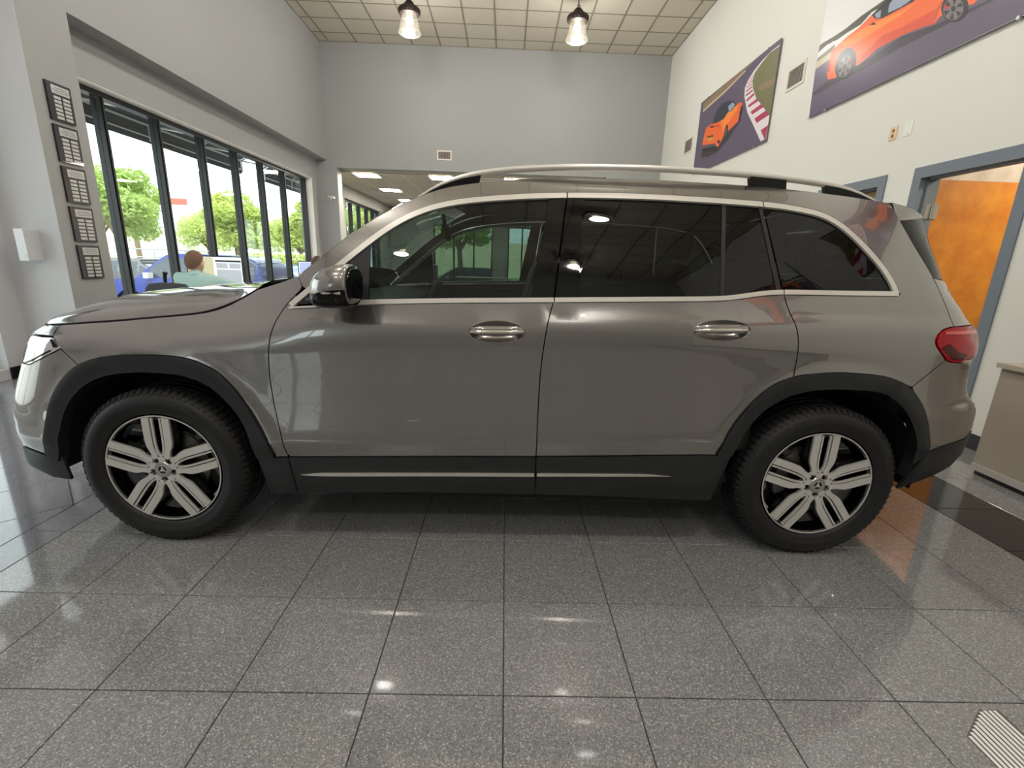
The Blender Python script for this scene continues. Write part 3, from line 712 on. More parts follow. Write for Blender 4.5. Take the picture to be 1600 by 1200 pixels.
both('window_divider', [panel_data(dlo(.866, .888, .884, .908), off=.0, gap=0)], m_clad)
both('door_glass', [panel_data(dlo(.884, .908, 1.092, 1.043), off=-.004, thick=.004, gap=0)], m_glassR)
both('pillar_panel', [panel_data(dlo(1.092, 1.043, 1.116, 1.060), off=.0, gap=.001)], m_clad)
both('quarter_glass', [panel_data(dlo(1.124, 1.068, 1.570, 1.570), off=-.004, thick=.004, gap=0)], m_glassR)

# --- dark inner shell behind the gaps, wheel houses, underbody
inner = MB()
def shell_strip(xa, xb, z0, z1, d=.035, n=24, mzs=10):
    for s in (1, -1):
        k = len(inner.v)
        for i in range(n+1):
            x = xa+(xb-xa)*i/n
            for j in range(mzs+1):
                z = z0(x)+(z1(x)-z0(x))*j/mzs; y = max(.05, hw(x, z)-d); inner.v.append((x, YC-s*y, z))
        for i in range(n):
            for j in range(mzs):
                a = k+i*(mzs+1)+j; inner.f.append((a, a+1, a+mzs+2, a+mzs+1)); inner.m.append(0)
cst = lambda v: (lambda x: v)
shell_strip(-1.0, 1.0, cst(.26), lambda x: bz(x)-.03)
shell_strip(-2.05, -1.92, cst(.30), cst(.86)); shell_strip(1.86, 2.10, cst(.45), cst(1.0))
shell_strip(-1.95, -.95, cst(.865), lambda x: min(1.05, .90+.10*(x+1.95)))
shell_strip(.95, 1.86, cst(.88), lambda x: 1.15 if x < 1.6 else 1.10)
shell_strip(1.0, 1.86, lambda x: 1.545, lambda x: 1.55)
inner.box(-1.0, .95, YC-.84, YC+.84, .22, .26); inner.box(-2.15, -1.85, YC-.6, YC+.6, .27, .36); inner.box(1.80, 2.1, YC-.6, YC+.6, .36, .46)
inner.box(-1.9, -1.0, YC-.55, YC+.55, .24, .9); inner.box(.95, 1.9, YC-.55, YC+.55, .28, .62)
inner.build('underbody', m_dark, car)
for hx in (-1.439, 1.395):
    for s in (-1, 1):
        wl = MB(); seg = 28; R0 = .435
        ys = [YC+s*.50, YC+s*.875]
        for y in ys:
            for i in range(seg+1):
                a = math.radians(-6+192*i/seg); wl.v.append((hx+R0*math.cos(a)*(1.03 if y == ys[1] else 1), y, .37+R0*.96*math.sin(a)))
        for i in range(seg): wl.f.append((i, i+1, seg+1+i+1, seg+1+i)); wl.m.append(0)
        wl.f.append(tuple(range(seg+1))); wl.m.append(0)
        wl.build('wheel_house', m_dark, car)
# --- door handles
def handle(H, far):
    cx, cz, a, b, rot = H
    vs = []; ns = []; R = 7; K = 36
    for r in range(R+1):
        q = 1-r/R
        for k in range(K):
            t = 2*math.pi*k/K; x = cx+a*q*math.cos(t)*math.cos(rot)-b*q*math.sin(t)*math.sin(rot); z = cz+a*q*math.cos(t)*math.sin(rot)+b*q*math.sin(t)*math.cos(rot)
            p, n = plane_pt('side', x, z, -.032*(1-q**2.4)); vs.append(tuple(p))
    cup = MB().add(vs, [(r*K+k, r*K+(k+1) % K, (r+1)*K+(k+1) % K, (r+1)*K+k) for r in range(R) for k in range(K)])
    hd = cup.build('door_handle', m_paint, car, angle=80)
    bar = MB(); P = []; rad = []
    for i in range(13):
        t = -1+2*i/12; x = cx+t*a*.98*math.cos(rot); z = cz+.006+t*a*.98*math.sin(rot); p, n = plane_pt('side', x, z, .010*(1-t**4)-.012*abs(t)**6); P.append(p); rad.append(.019-.006*abs(t)**3)
    bar.tube(P, rad, 14, flat=.55); bar.build('grip', m_paint, hd, angle=80)
    st = MB(); P2 = []
    for i in range(13):
        t = -1+2*i/12; x = cx+t*a*.94*math.cos(rot); z = cz+.001+t*a*.94*math.sin(rot); p, n = plane_pt('side', x, z, .010*(1-t**4)-.012*abs(t)**6+.009); P2.append(p)
    st.tube(P2, [.0075*(1-.5*abs(-1+2*i/12)**4) for i in range(13)], 10); st.build('chrome_insert', m_chrome, hd, angle=80)
    rim = MB(); rim.tube([plane_pt('side', x, z, .001)[0] for x, z in ell(cx, cz, a, b, rot)]+[plane_pt('side', *ell(cx, cz, a, b, rot)[0], .001)[0]], .0025, 6); rim.build('cup_rim', m_paint, hd, angle=80)
handle(HF, False); handle(HR, False)

# --- door mirrors
for s in (1, -1):
    def P(x, y, z): return Vector((x, YC-s*(.90+y), z))
    vs = []; rings = 12; seg = 24
    # mirror head: rounded shell, front at -x
    cxs = [-.703,-.699,-.688,-.669,-.645,-.618,-.590,-.568,-.556,-.551]; hy = [.005,.035,.06,.083,.10,.108,.11,.108,.104,.096]; hz = [.008,.028,.046,.058,.066,.071,.073,.073,.071,.064]; zc = [1.128,1.13,1.134,1.14,1.146,1.151,1.154,1.155,1.156,1.156]
    for x, a, b, c in zip(cxs, hy, hz, zc):
        for k in range(seg):
            t = 2*math.pi*k/seg; ct_, st_ = math.cos(t), math.sin(t)
            vs.append(P(x, .115+a*math.copysign(abs(ct_)**.75, ct_), c+b*math.copysign(abs(st_)**.75, st_)))
    n = len(cxs); fs = [(i*seg+k, i*seg+(k+1) % seg, (i+1)*seg+(k+1) % seg, (i+1)*seg+k) for i in range(n-1) for k in range(seg)] + [tuple(range(seg)), tuple(range((n-1)*seg, n*seg))]
    mi = []
    root = MB().add(vs, fs).build('door_mirror', m_paint, car, angle=60)
    lowv = MB()
    vs2 = []
    for x, a, b, c in zip(cxs, hy, hz, zc):
        for k in range(13):
            t = math.pi + math.pi*k/12; ct_, st_ = math.cos(t), math.sin(t)
            vs2.append(P(x-.002, .115+(a+.004)*math.copysign(abs(ct_)**.75, ct_), c-.014+(b-.004)*math.copysign(abs(st_)**.75, st_)))
    lowv.add(vs2, [(i*13+k, i*13+k+1, (i+1)*13+k+1, (i+1)*13+k) for i in range(n-1) for k in range(12)])
    lowv.build('lower_cap', m_gloss, root, angle=60)
    vb = []
    zz = 1.156
    for k in range(seg):
        t = 2*math.pi*k/seg; ct_, st_ = math.cos(t), math.sin(t); vb.append(P(-.5495, .115+.088*math.copysign(abs(ct_)**.7, ct_), zz+.056*math.copysign(abs(st_)**.7, st_)))
    MB().add(vb + [v+Vector((.004,0,0)) for v in vb], [tuple(range(seg, 2*seg)), tuple(range(seg))] + [(k, (k+1) % seg, seg+(k+1) % seg, seg+k) for k in range(seg)]).build('mirror_glass', m_gloss, root)
    sig = MB(); sig.tube([P(-.700,.08,1.128), P(-.695,.15,1.128), P(-.675,.20,1.129), P(-.62,.222,1.131), P(-.565,.222,1.132)], .006, 8); sig.build('turn_signal', m_chrome, root)
    st = MB(); st.tube([P(-.79,-.03,1.082), P(-.73,-.015,1.088), P(-.67,.02,1.092), P(-.625,.08,1.098)], [.010,.018,.022,.024], 12); st.build('mirror_stalk', m_clad, root)

# --- roof rails
railtop = [(-0.427,1.494),(-0.367,1.537),(-0.284,1.581),(-0.203,1.610),(-0.149,1.624),(-0.040,1.641),(0.122,1.657),(0.339,1.668),(0.611,1.672),(0.722,1.671),(0.943,1.665),(1.110,1.658),(1.279,1.645),(1.451,1.625),(1.522,1.609),(1.587,1.584),(1.625,1.562)]
rl_ = S(railtop, .04)
for s in (1, -1):
    r = MB(); P = []; rd = []
    for i, (x, z) in enumerate(rl_):
        w_ = min(1, min(i, len(rl_)-1-i)/6); P.append((x, YC-s*.615, z-.0135)); rd.append(.005+.0085*w_)
    r.tube(P, rd, 12, flat=1.3); root = r.build('roof_rail', m_silver, car, angle=60)
    zr = pchip([p[0] for p in rl_], [p[1] for p in rl_]); ze = pchip([p[0] for p in S(apillar[5:]+roofedge)], [p[1] for p in S(apillar[5:]+roofedge)])
    for x0, x1, x2, x3 in ((-.39, -.115, -.126, -.39), (1.030, 1.188, 1.193, 1.038), (1.358, 1.60, 1.605, 1.375)):
        f = MB(); poly = [(x0+(x1-x0)*i/8, zr(x0+(x1-x0)*i/8)-.02) for i in range(9)] + [(x2+(x3-x2)*i/8, min(ze(x2+(x3-x2)*i/8)-.006, zr(x2+(x3-x2)*i/8)-.03)) for i in range(9)]
        f.prism(poly, Matrix(((1,0,0,0),(0,0,1,YC-s*.615-.014),(0,1,0,0),(0,0,0,1))), .028); f.build('rail_foot', m_gloss, root, smooth=False)

# --- wheels
m_tyre = mat('tyre_rubber', (19, 19, 20), .5, bump=(45, .05)); m_tread = mat('tyre_tread', (26, 25, 25), .75)
m_mach = mat('machined_alloy', (228, 226, 220), .3, metal=.5, bump=(400, .03)); m_rimb = mat('gloss_black_alloy', (9, 9, 10), .14, coat=1)
m_bolt = mat('wheel_bolt', (30, 30, 31), .3, metal=.6); m_brake = mat('brake_disc', (120, 118, 114), .35, metal=1)
TR, RR = .3495, .243       # tyre radius, visible rim radius; local z of the wheel = outwards
WI = Matrix.Identity(4)
def wheel_meshes():
    out = {}
    pr = [(.222,-.205),(.245,-.222),(.30,-.232),(.322,-.228),(.338,-.208),(.3455,-.185)]
    g = [-.172,-.128,-.084,-.045]
    for y in g: pr += [(TR-.0005,y-.006),(TR-.009,y-.0045),(TR-.009,y+.0045),(TR-.0005,y+.006)]
    pr += [(.3465,-.028),(.341,-.012),(.330,.001),(.312,.010),(.298,.012),(.286,.0125),(.283,.0105),(.262,.006),(.250,.0),(.2465,-.008),(.243,-.02)]
    out['tyre'] = MB().lathe(pr, WI, 72).mesh('tyre', m_tyre, angle=40)
    t = MB()
    for k in range(76):            # shoulder blocks between sipes
        a = 2*math.pi*k/76; M = Matrix.Rotation(a, 4, 'Z')
        for rr, z0, z1, wd in ((TR-.0006, -.040, -.016, .0095), (TR-.0006, -.080, -.052, .0095), (TR-.0006, -.196, -.178, .0095)):
            t.obox(M @ Matrix.Translation((rr, 0, (z0+z1)/2)) @ Matrix.Rotation(.18, 4, 'X'), .006, wd*2, z1-z0)
        t.obox(M @ Matrix.Translation((.3375, 0, -.008)) @ Matrix.Rotation(-.75, 4, 'Y'), .005, .016, .022)
    out['tread_block'] = t.mesh('tread', m_tread, False)
    out['rim'] = MB().lathe([(.243,-.02),(.240,-.006),(.2325,-.012),(.226,-.05),(.218,-.12),(.21,-.20)], WI, 64).lathe([(.0,-.075),(.12,-.075),(.215,-.06)], WI, 48).mesh('rim', m_rimb)
    out['rim_lip'] = MB().lathe([(.2415,-.006),(.2415,-.0025),(.2365,-.0025),(.2365,-.008)], WI, 72).mesh('rim_lip', m_mach)
    R = .2385
    bar = [(.110,.955),(.110,.60),(.105,.46),(.083,.34),(.052,.275),(.075,.215),(.12,.19),(.150,.222),(.158,.27),(.17,.33),(.205,.40),(.228,.47),(.236,.56),(.236,.955)]
    def arcfix(p): return [(x*R, (min(y, math.sqrt(max(0, .985**2-x*x))) if y < .9 else math.sqrt(.985**2-x*x))*R) for x, y in p]
    bars_ = MB(); blk = MB()
    for sgn in (1, -1):
        poly = arcfix(bar); poly = [(sgn*x, y) for x, y in poly]
        bars_.prism(poly, Matrix.Translation((0,0,-.010)), .012)
    out['spoke'] = bars_.mesh('spoke', m_mach, angle=30)
    sp_ = [(-.245,.975),(-.245,.45),(-.2,.36),(-.16,.2),(0,.1),(.16,.2),(.2,.36),(.245,.45),(.245,.975)]
    hole = [(.048,.93),(.048,.47),(.036,.37),(0,.325),(-.036,.37),(-.048,.47),(-.048,.93)]
    out['spoke_back'] = MB().prism([(x*R, y*R) for x, y in sp_], Matrix.Translation((0,0,-.040)), .032, holes=[[(x*R, y*R) for x, y in hole]]).mesh('spoke_back', m_rimb, False)
    u = [(.072,.965),(.072,.60),(.069,.47),(.056,.36),(.041,.30),(.021,.268),(0,.258)]; u = u + [(-x, y) for x, y in u[::-1][1:]]
    rib = MB(); W_ = .0155
    inn = offs(u, -W_); ou = offs(u, W_)
    rib.prism([(x*R, y*R) for x, y in ou] + [(x*R, y*R) for x, y in inn[::-1]], Matrix.Translation((0,0,-.010)), .0095)
    out['spoke_line'] = rib.mesh('spoke_line', m_mach, False)
    hub = [(.085*R*2*math.cos(2*math.pi*k/48)*.95, .085*R*2*math.sin(2*math.pi*k/48)*.95) for k in range(48)]
    hb = MB(); star = []
    for k in range(60):
        a = 2*math.pi*k/60; star.append((.235*R*math.cos(a), .235*R*math.sin(a)))
    bh = []
    for k in range(5):
        a = math.radians(54+72*k); bh.append([(.198*R*math.cos(a)+.064*R*math.cos(b), .198*R*math.sin(a)+.064*R*math.sin(b)) for b in (2*math.pi*q/18 for q in range(18))][::-1])
    # star-shaped hub face: full round between the bolt holes
    ring = []
    for k in range(120):
        a = 2*math.pi*k/120; c = math.cos(5*(a-math.radians(54)))
        rr = .245*R + .042*R*max(0, c) ; ring.append((rr*math.cos(a), rr*math.sin(a)))
    hb.prism(ring, Matrix.Translation((0,0,-.012)), .0125, holes=bh)
    out['hub_face'] = hb.mesh('hub_face', m_mach, False)
    bl = MB()
    for k in range(1): bl.lathe([(.0,-.006),(.007,-.006),(.0085,-.010),(.010,-.03)], WI, 12)
    out['wheel_bolt'] = bl.mesh('wheel_bolt', m_bolt)
    out['centre_cap'] = MB().lathe([(.0,.0045),(.020,.0045),(.0205,.006),(.033,.005),(.036,.001),(.036,-.01)], WI, 40).mesh('centre_cap', mat('cap_silver', (188, 186, 180), .3, metal=.9))
    em = MB(); em.lathe([(.0,.0047),(.0192,.0047)], WI, 32)
    out['emblem_field'] = em.mesh('emblem_field', mat('emblem_black', (14, 14, 16), .2, coat=1))
    st = MB()
    for k in range(3):
        a = math.radians(90+120*k); d = np.array((math.cos(a), math.sin(a))); e = np.array((-d[1], d[0]))
        tip = d*.0188; b1 = e*.0042 + d*.0022; b2 = -e*.0042 + d*.0022
        st.prism([tuple(tip), tuple(b1), (0, 0), tuple(b2)], Matrix.Translation((0,0,.0048)), .0012)
    st.lathe([(.0188,.0048),(.0188,.0062),(.0205,.0062),(.0205,.0048)], WI, 32)
    out['emblem'] = st.mesh('emblem', mat('emblem_silver', (228, 228, 226), .3, metal=.3), False)
    out['brake_disc'] = MB().lathe([(.05,-.060),(.16,-.060),(.16,-.075),(.05,-.075)], WI, 48).mesh('brake_disc', m_brake)
    cal = MB()
    for k in range(8): cal.obox(Matrix.Rotation(math.radians(150+7*k), 4, 'Z') @ Matrix.Translation((.145,0,-.058)), .05, .022, .03)
    out['brake_caliper'] = cal.mesh('brake_caliper', mat('caliper_grey', (92, 92, 94), .4, metal=.6), False)
    return out
WM = wheel_meshes()
def letters(word, radius, size, a0, m, parent, z):
    cu = bpy.data.curves.new('tmp', 'FONT'); cu.size = size; cu.extrude = .0004
    mb = MB(); ang = a0
    for ch in word:
        cu.body = ch; o = bpy.data.objects.new('tmp', cu); C.objects.link(o); bpy.context.view_layer.update()
        me = bpy.data.meshes.new_from_object(o.evaluated_get(bpy.context.evaluated_depsgraph_get())); bpy.data.objects.remove(o)
        xs = [v.co.x for v in me.vertices]; wd = max(xs)-min(xs); x0 = min(xs); ang -= (wd/2)/radius
        M = Matrix.Rotation(ang, 4, 'Z') @ Matrix.Translation((radius, 0, z)) @ Matrix.Rotation(-math.pi/2, 4, 'Z') @ Matrix.Translation((-x0-wd/2, 0, 0))
        mb.add([M @ v.co for v in me.vertices], [tuple(p.vertices) for p in me.polygons]); ang -= (wd/2+size*.12)/radius; bpy.data.meshes.remove(me)
    return link('tyre_lettering', mb.mesh('tyre_lettering', m, False), parent)
for hx, spin in ((-1.439, 0), (1.395, 0)):
    for s in (1, -1):
        # local z outwards, local y up
        M = Matrix(((1,0,0,hx),(0,0,-1,YC-.908),(0,1,0,.350),(0,0,0,1))) if s == 1 else Matrix(((-1,0,0,hx),(0,0,1,YC+.908),(0,1,0,.350),(0,0,0,1)))
        Lc = Matrix.Translation((0, -YC, 0)) @ M
        wh = bpy.data.objects.new('wheel', WM['rim']); C.objects.link(wh); wh.parent = car; wh.matrix_local = Lc
        def sub(nm, me, mt=None):
            o = bpy.data.objects.new(nm, me); C.objects.link(o); o.parent = wh
            if mt is not None: o.matrix_local = mt
            return o
        sub('tyre', WM['tyre']); tag(sub('tread', WM['tread_block']), kind='stuff'); sub('rim_lip', WM['rim_lip']); sub('hub_face', WM['hub_face']); sub('centre_cap', WM['centre_cap']); sub('emblem_field', WM['emblem_field']); sub('emblem', WM['emblem']); sub('brake_disc', WM['brake_disc']); sub('brake_caliper', WM['brake_caliper'])
        for k in range(5):
            R5 = Matrix.Rotation(2*math.pi*k/5, 4, 'Z')
            sub('spoke', WM['spoke'], R5); sub('spoke_back', WM['spoke_back'], R5); sub('spoke_line', WM['spoke_line'], R5)
            sub('wheel_bolt', WM['wheel_bolt'], R5 @ Matrix.Rotation(math.radians(54), 4, 'Z') @ Matrix.Translation((.198*.2385, 0, -.004)))
        if s == 1:
            WORLD[wh.name] = Matrix.Identity(4)
            mt = mat('tyre_letter', (52, 52, 53), .45)
            letters('PIRELLI', .296, .026, math.radians(112 if hx > 0 else 66), mt, wh, .0128)

# --- cabin
seat = MB()
def rbox(mb, cx, cy, cz, sx, sy, sz, ry=0, r=.04):
    """rounded cushion"""
    n = 8; Mx = rotm((cx, cy, cz), 0, ry, 0); k = len(mb.v); seg = 16
    for i in range(n+1):
        a = -math.pi/2+math.pi*i/n; cz_ = math.sin(a); q = max(.02, math.cos(a))**.35
        for j in range(seg):
            t = 2*math.pi*j/seg; c_, s_ = math.cos(t), math.sin(t)
            mb.v.append(tuple(Mx @ Vector((sx/2*q*math.copysign(abs(c_)**.4, c_), sy/2*q*math.copysign(abs(s_)**.4, s_), sz/2*math.copysign(abs(cz_)**.7, cz_)))))
    for i in range(n):
        for j in range(seg): mb.f.append((k+i*seg+j, k+i*seg+(j+1) % seg, k+(i+1)*seg+(j+1) % seg, k+(i+1)*seg+j)); mb.m.append(0)
    mb.f.append(tuple(k+j for j in range(seg))); mb.f.append(tuple(k+n*seg+j for j in range(seg))); mb.m += [0, 0]
    return mb
def car_seat(x, y, w_, z=.62):
    s_ = rbox(MB(), x, y, z, .50, w_, .16).build('seat', m_seat, car, angle=60)
    rbox(MB(), x+.27, y, z+.34, .14, w_*.95, .62, .22).build('seat_back', m_seat, s_, angle=60)
    rbox(MB(), x+.355, y, z+.75, .09, min(.27, w_*.6), .17, .12).build('headrest', m_seat, s_, angle=60)
    p = MB(); 
    for d in (-.06, .06): p.tube([(x+.335, y+d, z+.60), (x+.355, y+d, z+.70)], .007, 6)
    p.build('headrest_post', m_steel, s_)
for sgn in (-1, 1): car_seat(-.10, YC+sgn*.38, .50); car_seat(.78, YC+sgn*.40, .52, .64)
for sgn in (-1, 1): car_seat(1.32, YC+sgn*.33, .46, .68)
d_ = MB(); vs = []
prof = [(-.98,1.06),(-.80,1.065),(-.62,1.05),(-.55,1.02),(-.53,.95),(-.56,.80),(-.62,.62),(-.95,.55)]
d_.prism(prof, Matrix(((1,0,0,0),(0,0,1,YC-.72),(0,1,0,0),(0,0,0,1))), 1.44); d_.build('dashboard', m_trim, car)
sw = MB(); Mst = rotm((-.40, YC-.38, .97), 0, math.radians(-68), 0)
sw.tube([Mst @ Vector((.185*math.cos(t), .185*math.sin(t), 0)) for t in (2*math.pi*i/28 for i in range(29))], .014, 8); 
for a in (0, 2.1, 4.2): sw.tube([Mst @ Vector((0,0,0)), Mst @ Vector((.18*math.cos(a), .18*math.sin(a), 0))], .014, 6)
sw.tube([Mst @ Vector((0,0,0)), Mst @ Vector((0,0,-.16))], .03, 8); sw.build('steering_wheel', m_trim, car)
rm = MB(); rm.obox(rotm((-.34, YC, 1.40), 0, .15, 0), .03, .24, .07); rm.tube([(-.345, YC, 1.43), (-.36, YC, 1.50)], .012, 6); rm.build('rear_view_mirror', m_trim, car, smooth=False)
hlz = MB(); hlz.box(-.25, 1.5, YC-.60, YC+.60, 1.555, 1.565); hlz.build('headliner', mat('headliner_grey', (96, 94, 90), .9), car)
MB().box(-.95, 1.75, YC-.80, YC+.80, .30, .34).build('cabin_floor', m_trim, car)
both('door_card', [panel_data([(-.86,.45),(1.09,.48),(1.09,1.13),(-.82,1.03)], off=-.045, thick=.01, gap=0, grid=.12)], m_trim)
both('door_card', [panel_data([(1.12,.90),(1.78,.92),(1.76,1.16),(1.12,1.15)], off=-.05, thick=.01, gap=0, grid=.12)], m_trim)
# ------------------------------------------------------------------ pendant lamps
m_cap = mat('lamp_cap_brown', (58, 48, 42), .45, metal=.4)
m_bulb = mat('lamp_bulb', (255, 244, 220), .5, emit=18.0, emit_col=(255, 240, 208))
m_prism = bpy.data.materials.new('prismatic_glass'); m_prism.use_nodes = True
_nt = m_prism.node_tree; _nt.nodes.clear(); _o = _nt.nodes.new('ShaderNodeOutputMaterial'); _mx = _nt.nodes.new('ShaderNodeMixShader'); _a = _nt.nodes.new('ShaderNodeAddShader')
_t = _nt.nodes.new('ShaderNodeBsdfTransparent'); _g = _nt.nodes.new('ShaderNodeBsdfGlossy'); _g.inputs['Roughness'].default_value = .15; _e = _nt.nodes.new('ShaderNodeEmission'); _e.inputs[0].default_value = lin((255, 240, 205)); _e.inputs[1].default_value = .16
_mx.inputs[0].default_value = .35; _nt.links.new(_t.outputs[0], _mx.inputs[1]); _nt.links.new(_g.outputs[0], _mx.inputs[2]); _nt.links.new(_mx.outputs[0], _a.inputs[0]); _nt.links.new(_e.outputs[0], _a.inputs[1]); _nt.links.new(_a.outputs[0], _o.inputs[0])
lampname = {(0, 0): 'left of the two lit pendant lamps hanging before the back wall', (1, 0): 'right of the two lit pendant lamps hanging before the back wall'}
proto = None
def pendant(x, y, label):
    global proto
    t = empty('pendant_lamp', (x, y, ZC), label, 'lamp', 'pendant lamps of the showroom')
    if proto is None:
        proto = {}
        sh = MB(); seg = 48; prof = [(.120,-.46),(.132,-.50),(.150,-.58),(.168,-.66),(.184,-.735),(.186,-.742),(.175,-.745),(.10,-.752),(.0,-.757)]
        for r, z in prof:
            for k in range(seg):
                rr = r*(1+.018*(k % 2)) if r > .02 else r; w_ = 2*math.pi*k/seg; sh.v.append((rr*math.cos(w_), rr*math.sin(w_), z))
        for i in range(len(prof)-1):
            for k in range(seg): sh.f.append((i*seg+k, i*seg+(k+1) % seg, (i+1)*seg+(k+1) % seg, (i+1)*seg+k)); sh.m.append(0)
        proto['shade'] = sh.mesh('shade', m_prism)
        proto['shade_ring'] = MB().lathe([(.186,-.722),(.194,-.728),(.194,-.742),(.186,-.748)], WI, 40, close=True).mesh('shade_ring', m_prism)
        proto['cap'] = MB().lathe([(.0,-.255),(.05,-.262),(.085,-.30),(.098,-.33),(.128,-.345),(.172,-.37),(.180,-.385),(.180,-.44),(.168,-.462),(.12,-.47),(.0,-.47)], WI, 40).mesh('cap', m_cap)
        kn = MB()
        for k in range(16): kn.obox(Matrix.Rotation(2*math.pi*k/16, 4, 'Z') @ Matrix.Translation((.181, 0, -.415)), .016, .022, .06)
        proto['fin'] = kn.mesh('fin', m_cap, False)
        st = MB().tube([(0,0,-.255), (0,0,-.02)], .009, 10); st.tube([(.028*math.cos(a), 0, -.235+.03*math.sin(a)) for a in (2*math.pi*i/12 for i in range(13))], .006, 6); st.lathe([(.0,-.0),(.062,-.0),(.058,-.02),(.0,-.028)], WI, 24)
        proto['stem'] = st.mesh('stem', m_cap)
        proto['bulb'] = MB().lathe([(.0,-.47),(.03,-.475),(.05,-.50),(.055,-.53),(.045,-.565),(.0,-.585)], WI, 20).mesh('bulb', m_bulb)
    for k, me in proto.items(): link(k, me, t, (0, 0, 0))
    ld = bpy.data.lights.new('pendant_light', 'POINT'); ld.energy = LAMP_W; ld.color = (1, .972, .93); ld.shadow_soft_size = .12
    lo = bpy.data.objects.new('pendant_light', ld); C.objects.link(lo); lo.parent = t; lo.location = (0, 0, -.80)
for j in range(5):
    for i, x in enumerate((-1.79, 1.13)):
        pendant(x, 9.4-3.1*j, lampname.get((i, j), 'pendant lamp with ribbed glass shade, %s column, hanging above %s' % (('left', 'right')[i], ('', 'the far side of the car', 'the grey car', 'the near floor', 'the front wall')[j])))

# unseen side room lamp, added to light the orange door leaf
t = empty('ceiling_light', (5.0, 3.4, 2.8), 'unseen ceiling light added in the side room to light the open orange door', 'ceiling light')
MB().box(4.7, 5.3, 3.1, 3.7, 2.77, 2.80).build('diffuser', mat('side_room_added_light', (255, 248, 235), .5, emit=45, emit_col=(255, 244, 225)), t, smooth=False)  # glowing plate and frame of the added, unseen light
MB().box(4.68, 5.32, 3.08, 3.1, 2.765, 2.80).box(4.68, 5.32, 3.7, 3.72, 2.765, 2.80).box(4.68, 4.7, 3.1, 3.7, 2.765, 2.80).box(5.3, 5.32, 3.1, 3.7, 2.765, 2.80).build('frame', m_cap, t, smooth=False)

# ------------------------------------------------------------------ things on the walls
m_pq = mat('plaque_black', (30, 22, 30), .3, coat=.5); m_pl = mat('plaque_plate', (196, 196, 194), .35, metal=.3); m_ink = mat('ink_grey', (90, 90, 92), .6)
names = ['topmost', 'second from the top', 'third from the top', 'fourth from the top', 'lowest']
for k in range(5):
    zt = 2.712-.3585*k; y0, y1 = 4.79, 5.04
    t = empty('wall_plaque', (XU, (y0+y1)/2, zt-.32), 'black plaque with silver name plates, %s of five beside the window' % names[k], 'plaque', 'award plaques beside the window')
    MB().box(XU, XU+.02, y0, y1, zt-.322, zt).build('board', m_pq, t, smooth=False)
    hd = MB().box(XU+.02, XU+.0225, y0+.045, y1-.022, zt-.092, zt-.022).build('header_plate', m_pl, t, smooth=False)
    ln = MB()
    for q, (a, b) in enumerate(((.075, .05), (.055, .03), (.07, .04))): ln.box(XU+.0225, XU+.0229, y0+a, y1-b, zt-.045-.016*q, zt-.040-.016*q)
    ln.build('engraved_lines', m_ink, hd, smooth=False)
    for r in range(6):
        for c_ in range(2):
            ya = y0+.056+c_*.092; z = zt-.112-r*.034
            MB().box(XU+.02, XU+.022, ya, ya+.072, z-.023, z).build('name_plate', m_pl, t, smooth=False)
t = empty('wall_box', (-4.46, 4.655, 1.12), 'small white metal box on the pale wall face left of the plaques', 'box')
MB().box(-4.502, -4.420, 4.52, 4.655, 1.125, 1.40).build('body', mat('box_white', (214, 216, 216), .45), t, smooth=False)
MB().box(-4.506, -4.424, 4.512, 4.52, 1.12, 1.405).build('cover', mat('box_cover', (232, 234, 236), .4), t, smooth=False)
MB().lathe([(0, 0), (.005, 0), (.005, .004), (0, .004)], rotm((-4.435, 4.512, 1.165), math.pi/2), 10).build('screw', m_steel, t)

def wall_vent(label, o, u, v, n, w_, hgt, slats=8):
    """o lower-left corner, u along, v up, n out of the wall"""
    o, u, v, n = map(Vector, (o, u, v, n)); t = empty('wall_vent', o, label, 'vent')
    def bx(mb, a0, a1, b0, b1, c0, c1): mb.add([o+u*a+v*b+n*c_ for c_ in (c0, c1) for a, b in ((a0,b0),(a1,b0),(a1,b1),(a0,b1))], [(0,3,2,1),(4,5,6,7),(0,1,5,4),(1,2,6,5),(2,3,7,6),(3,0,4,7)])
    f = MB(); e = .032
    bx(f, 0, w_, 0, e, 0, .012); bx(f, 0, w_, hgt-e, hgt, 0, .012); bx(f, 0, e, e, hgt-e, 0, .012); bx(f, w_-e, w_, e, hgt-e, 0, .012); f.build('frame', mat('vent_frame', (222, 214, 200), .5), t, smooth=False)
    g = MB(); bx(g, e, w_-e, e, hgt-e, .0005, .0015); g.build('backing', mat('vent_dark', (96, 90, 82), .7), t, smooth=False)
    for i in range(slats):
        s_ = MB(); a = e+(w_-2*e)*(i+.25)/slats; bx(s_, a, a+(w_-2*e)/slats*.45, e, hgt-e, .0015, .008); s_.build('slat', mat('vent_slat', (134, 126, 116), .5), t, smooth=False)
wall_vent('air vent grille with dark slats on the back wall above the opening', (-1.665, YB, 3.485), (1,0,0), (0,0,1), (0,-1,0), .34, .21)
wall_vent('beige air vent between the two big car pictures', (XE, 6.735, 3.485), (0,-1,0), (0,0,1), (-1,0,0), .385, .262)
wall_vent('small air vent on the right wall beyond the farther car picture', (XE, 10.29, 3.46), (0,-1,0), (0,0,1), (-1,0,0), .43, .28)
m_ivory = mat('ivory_plastic', (226, 196, 160), .4); m_wplate = mat('white_plastic', (236, 234, 224), .4)
t = empty('outlet_plate', (XE, 4.715, 2.46), 'ivory outlet plate high on the right wall beside a white blank plate', 'outlet')
MB().box(XE-.006, XE, 4.668, 4.755, 2.465, 2.58).build('plate', m_ivory, t, smooth=False)
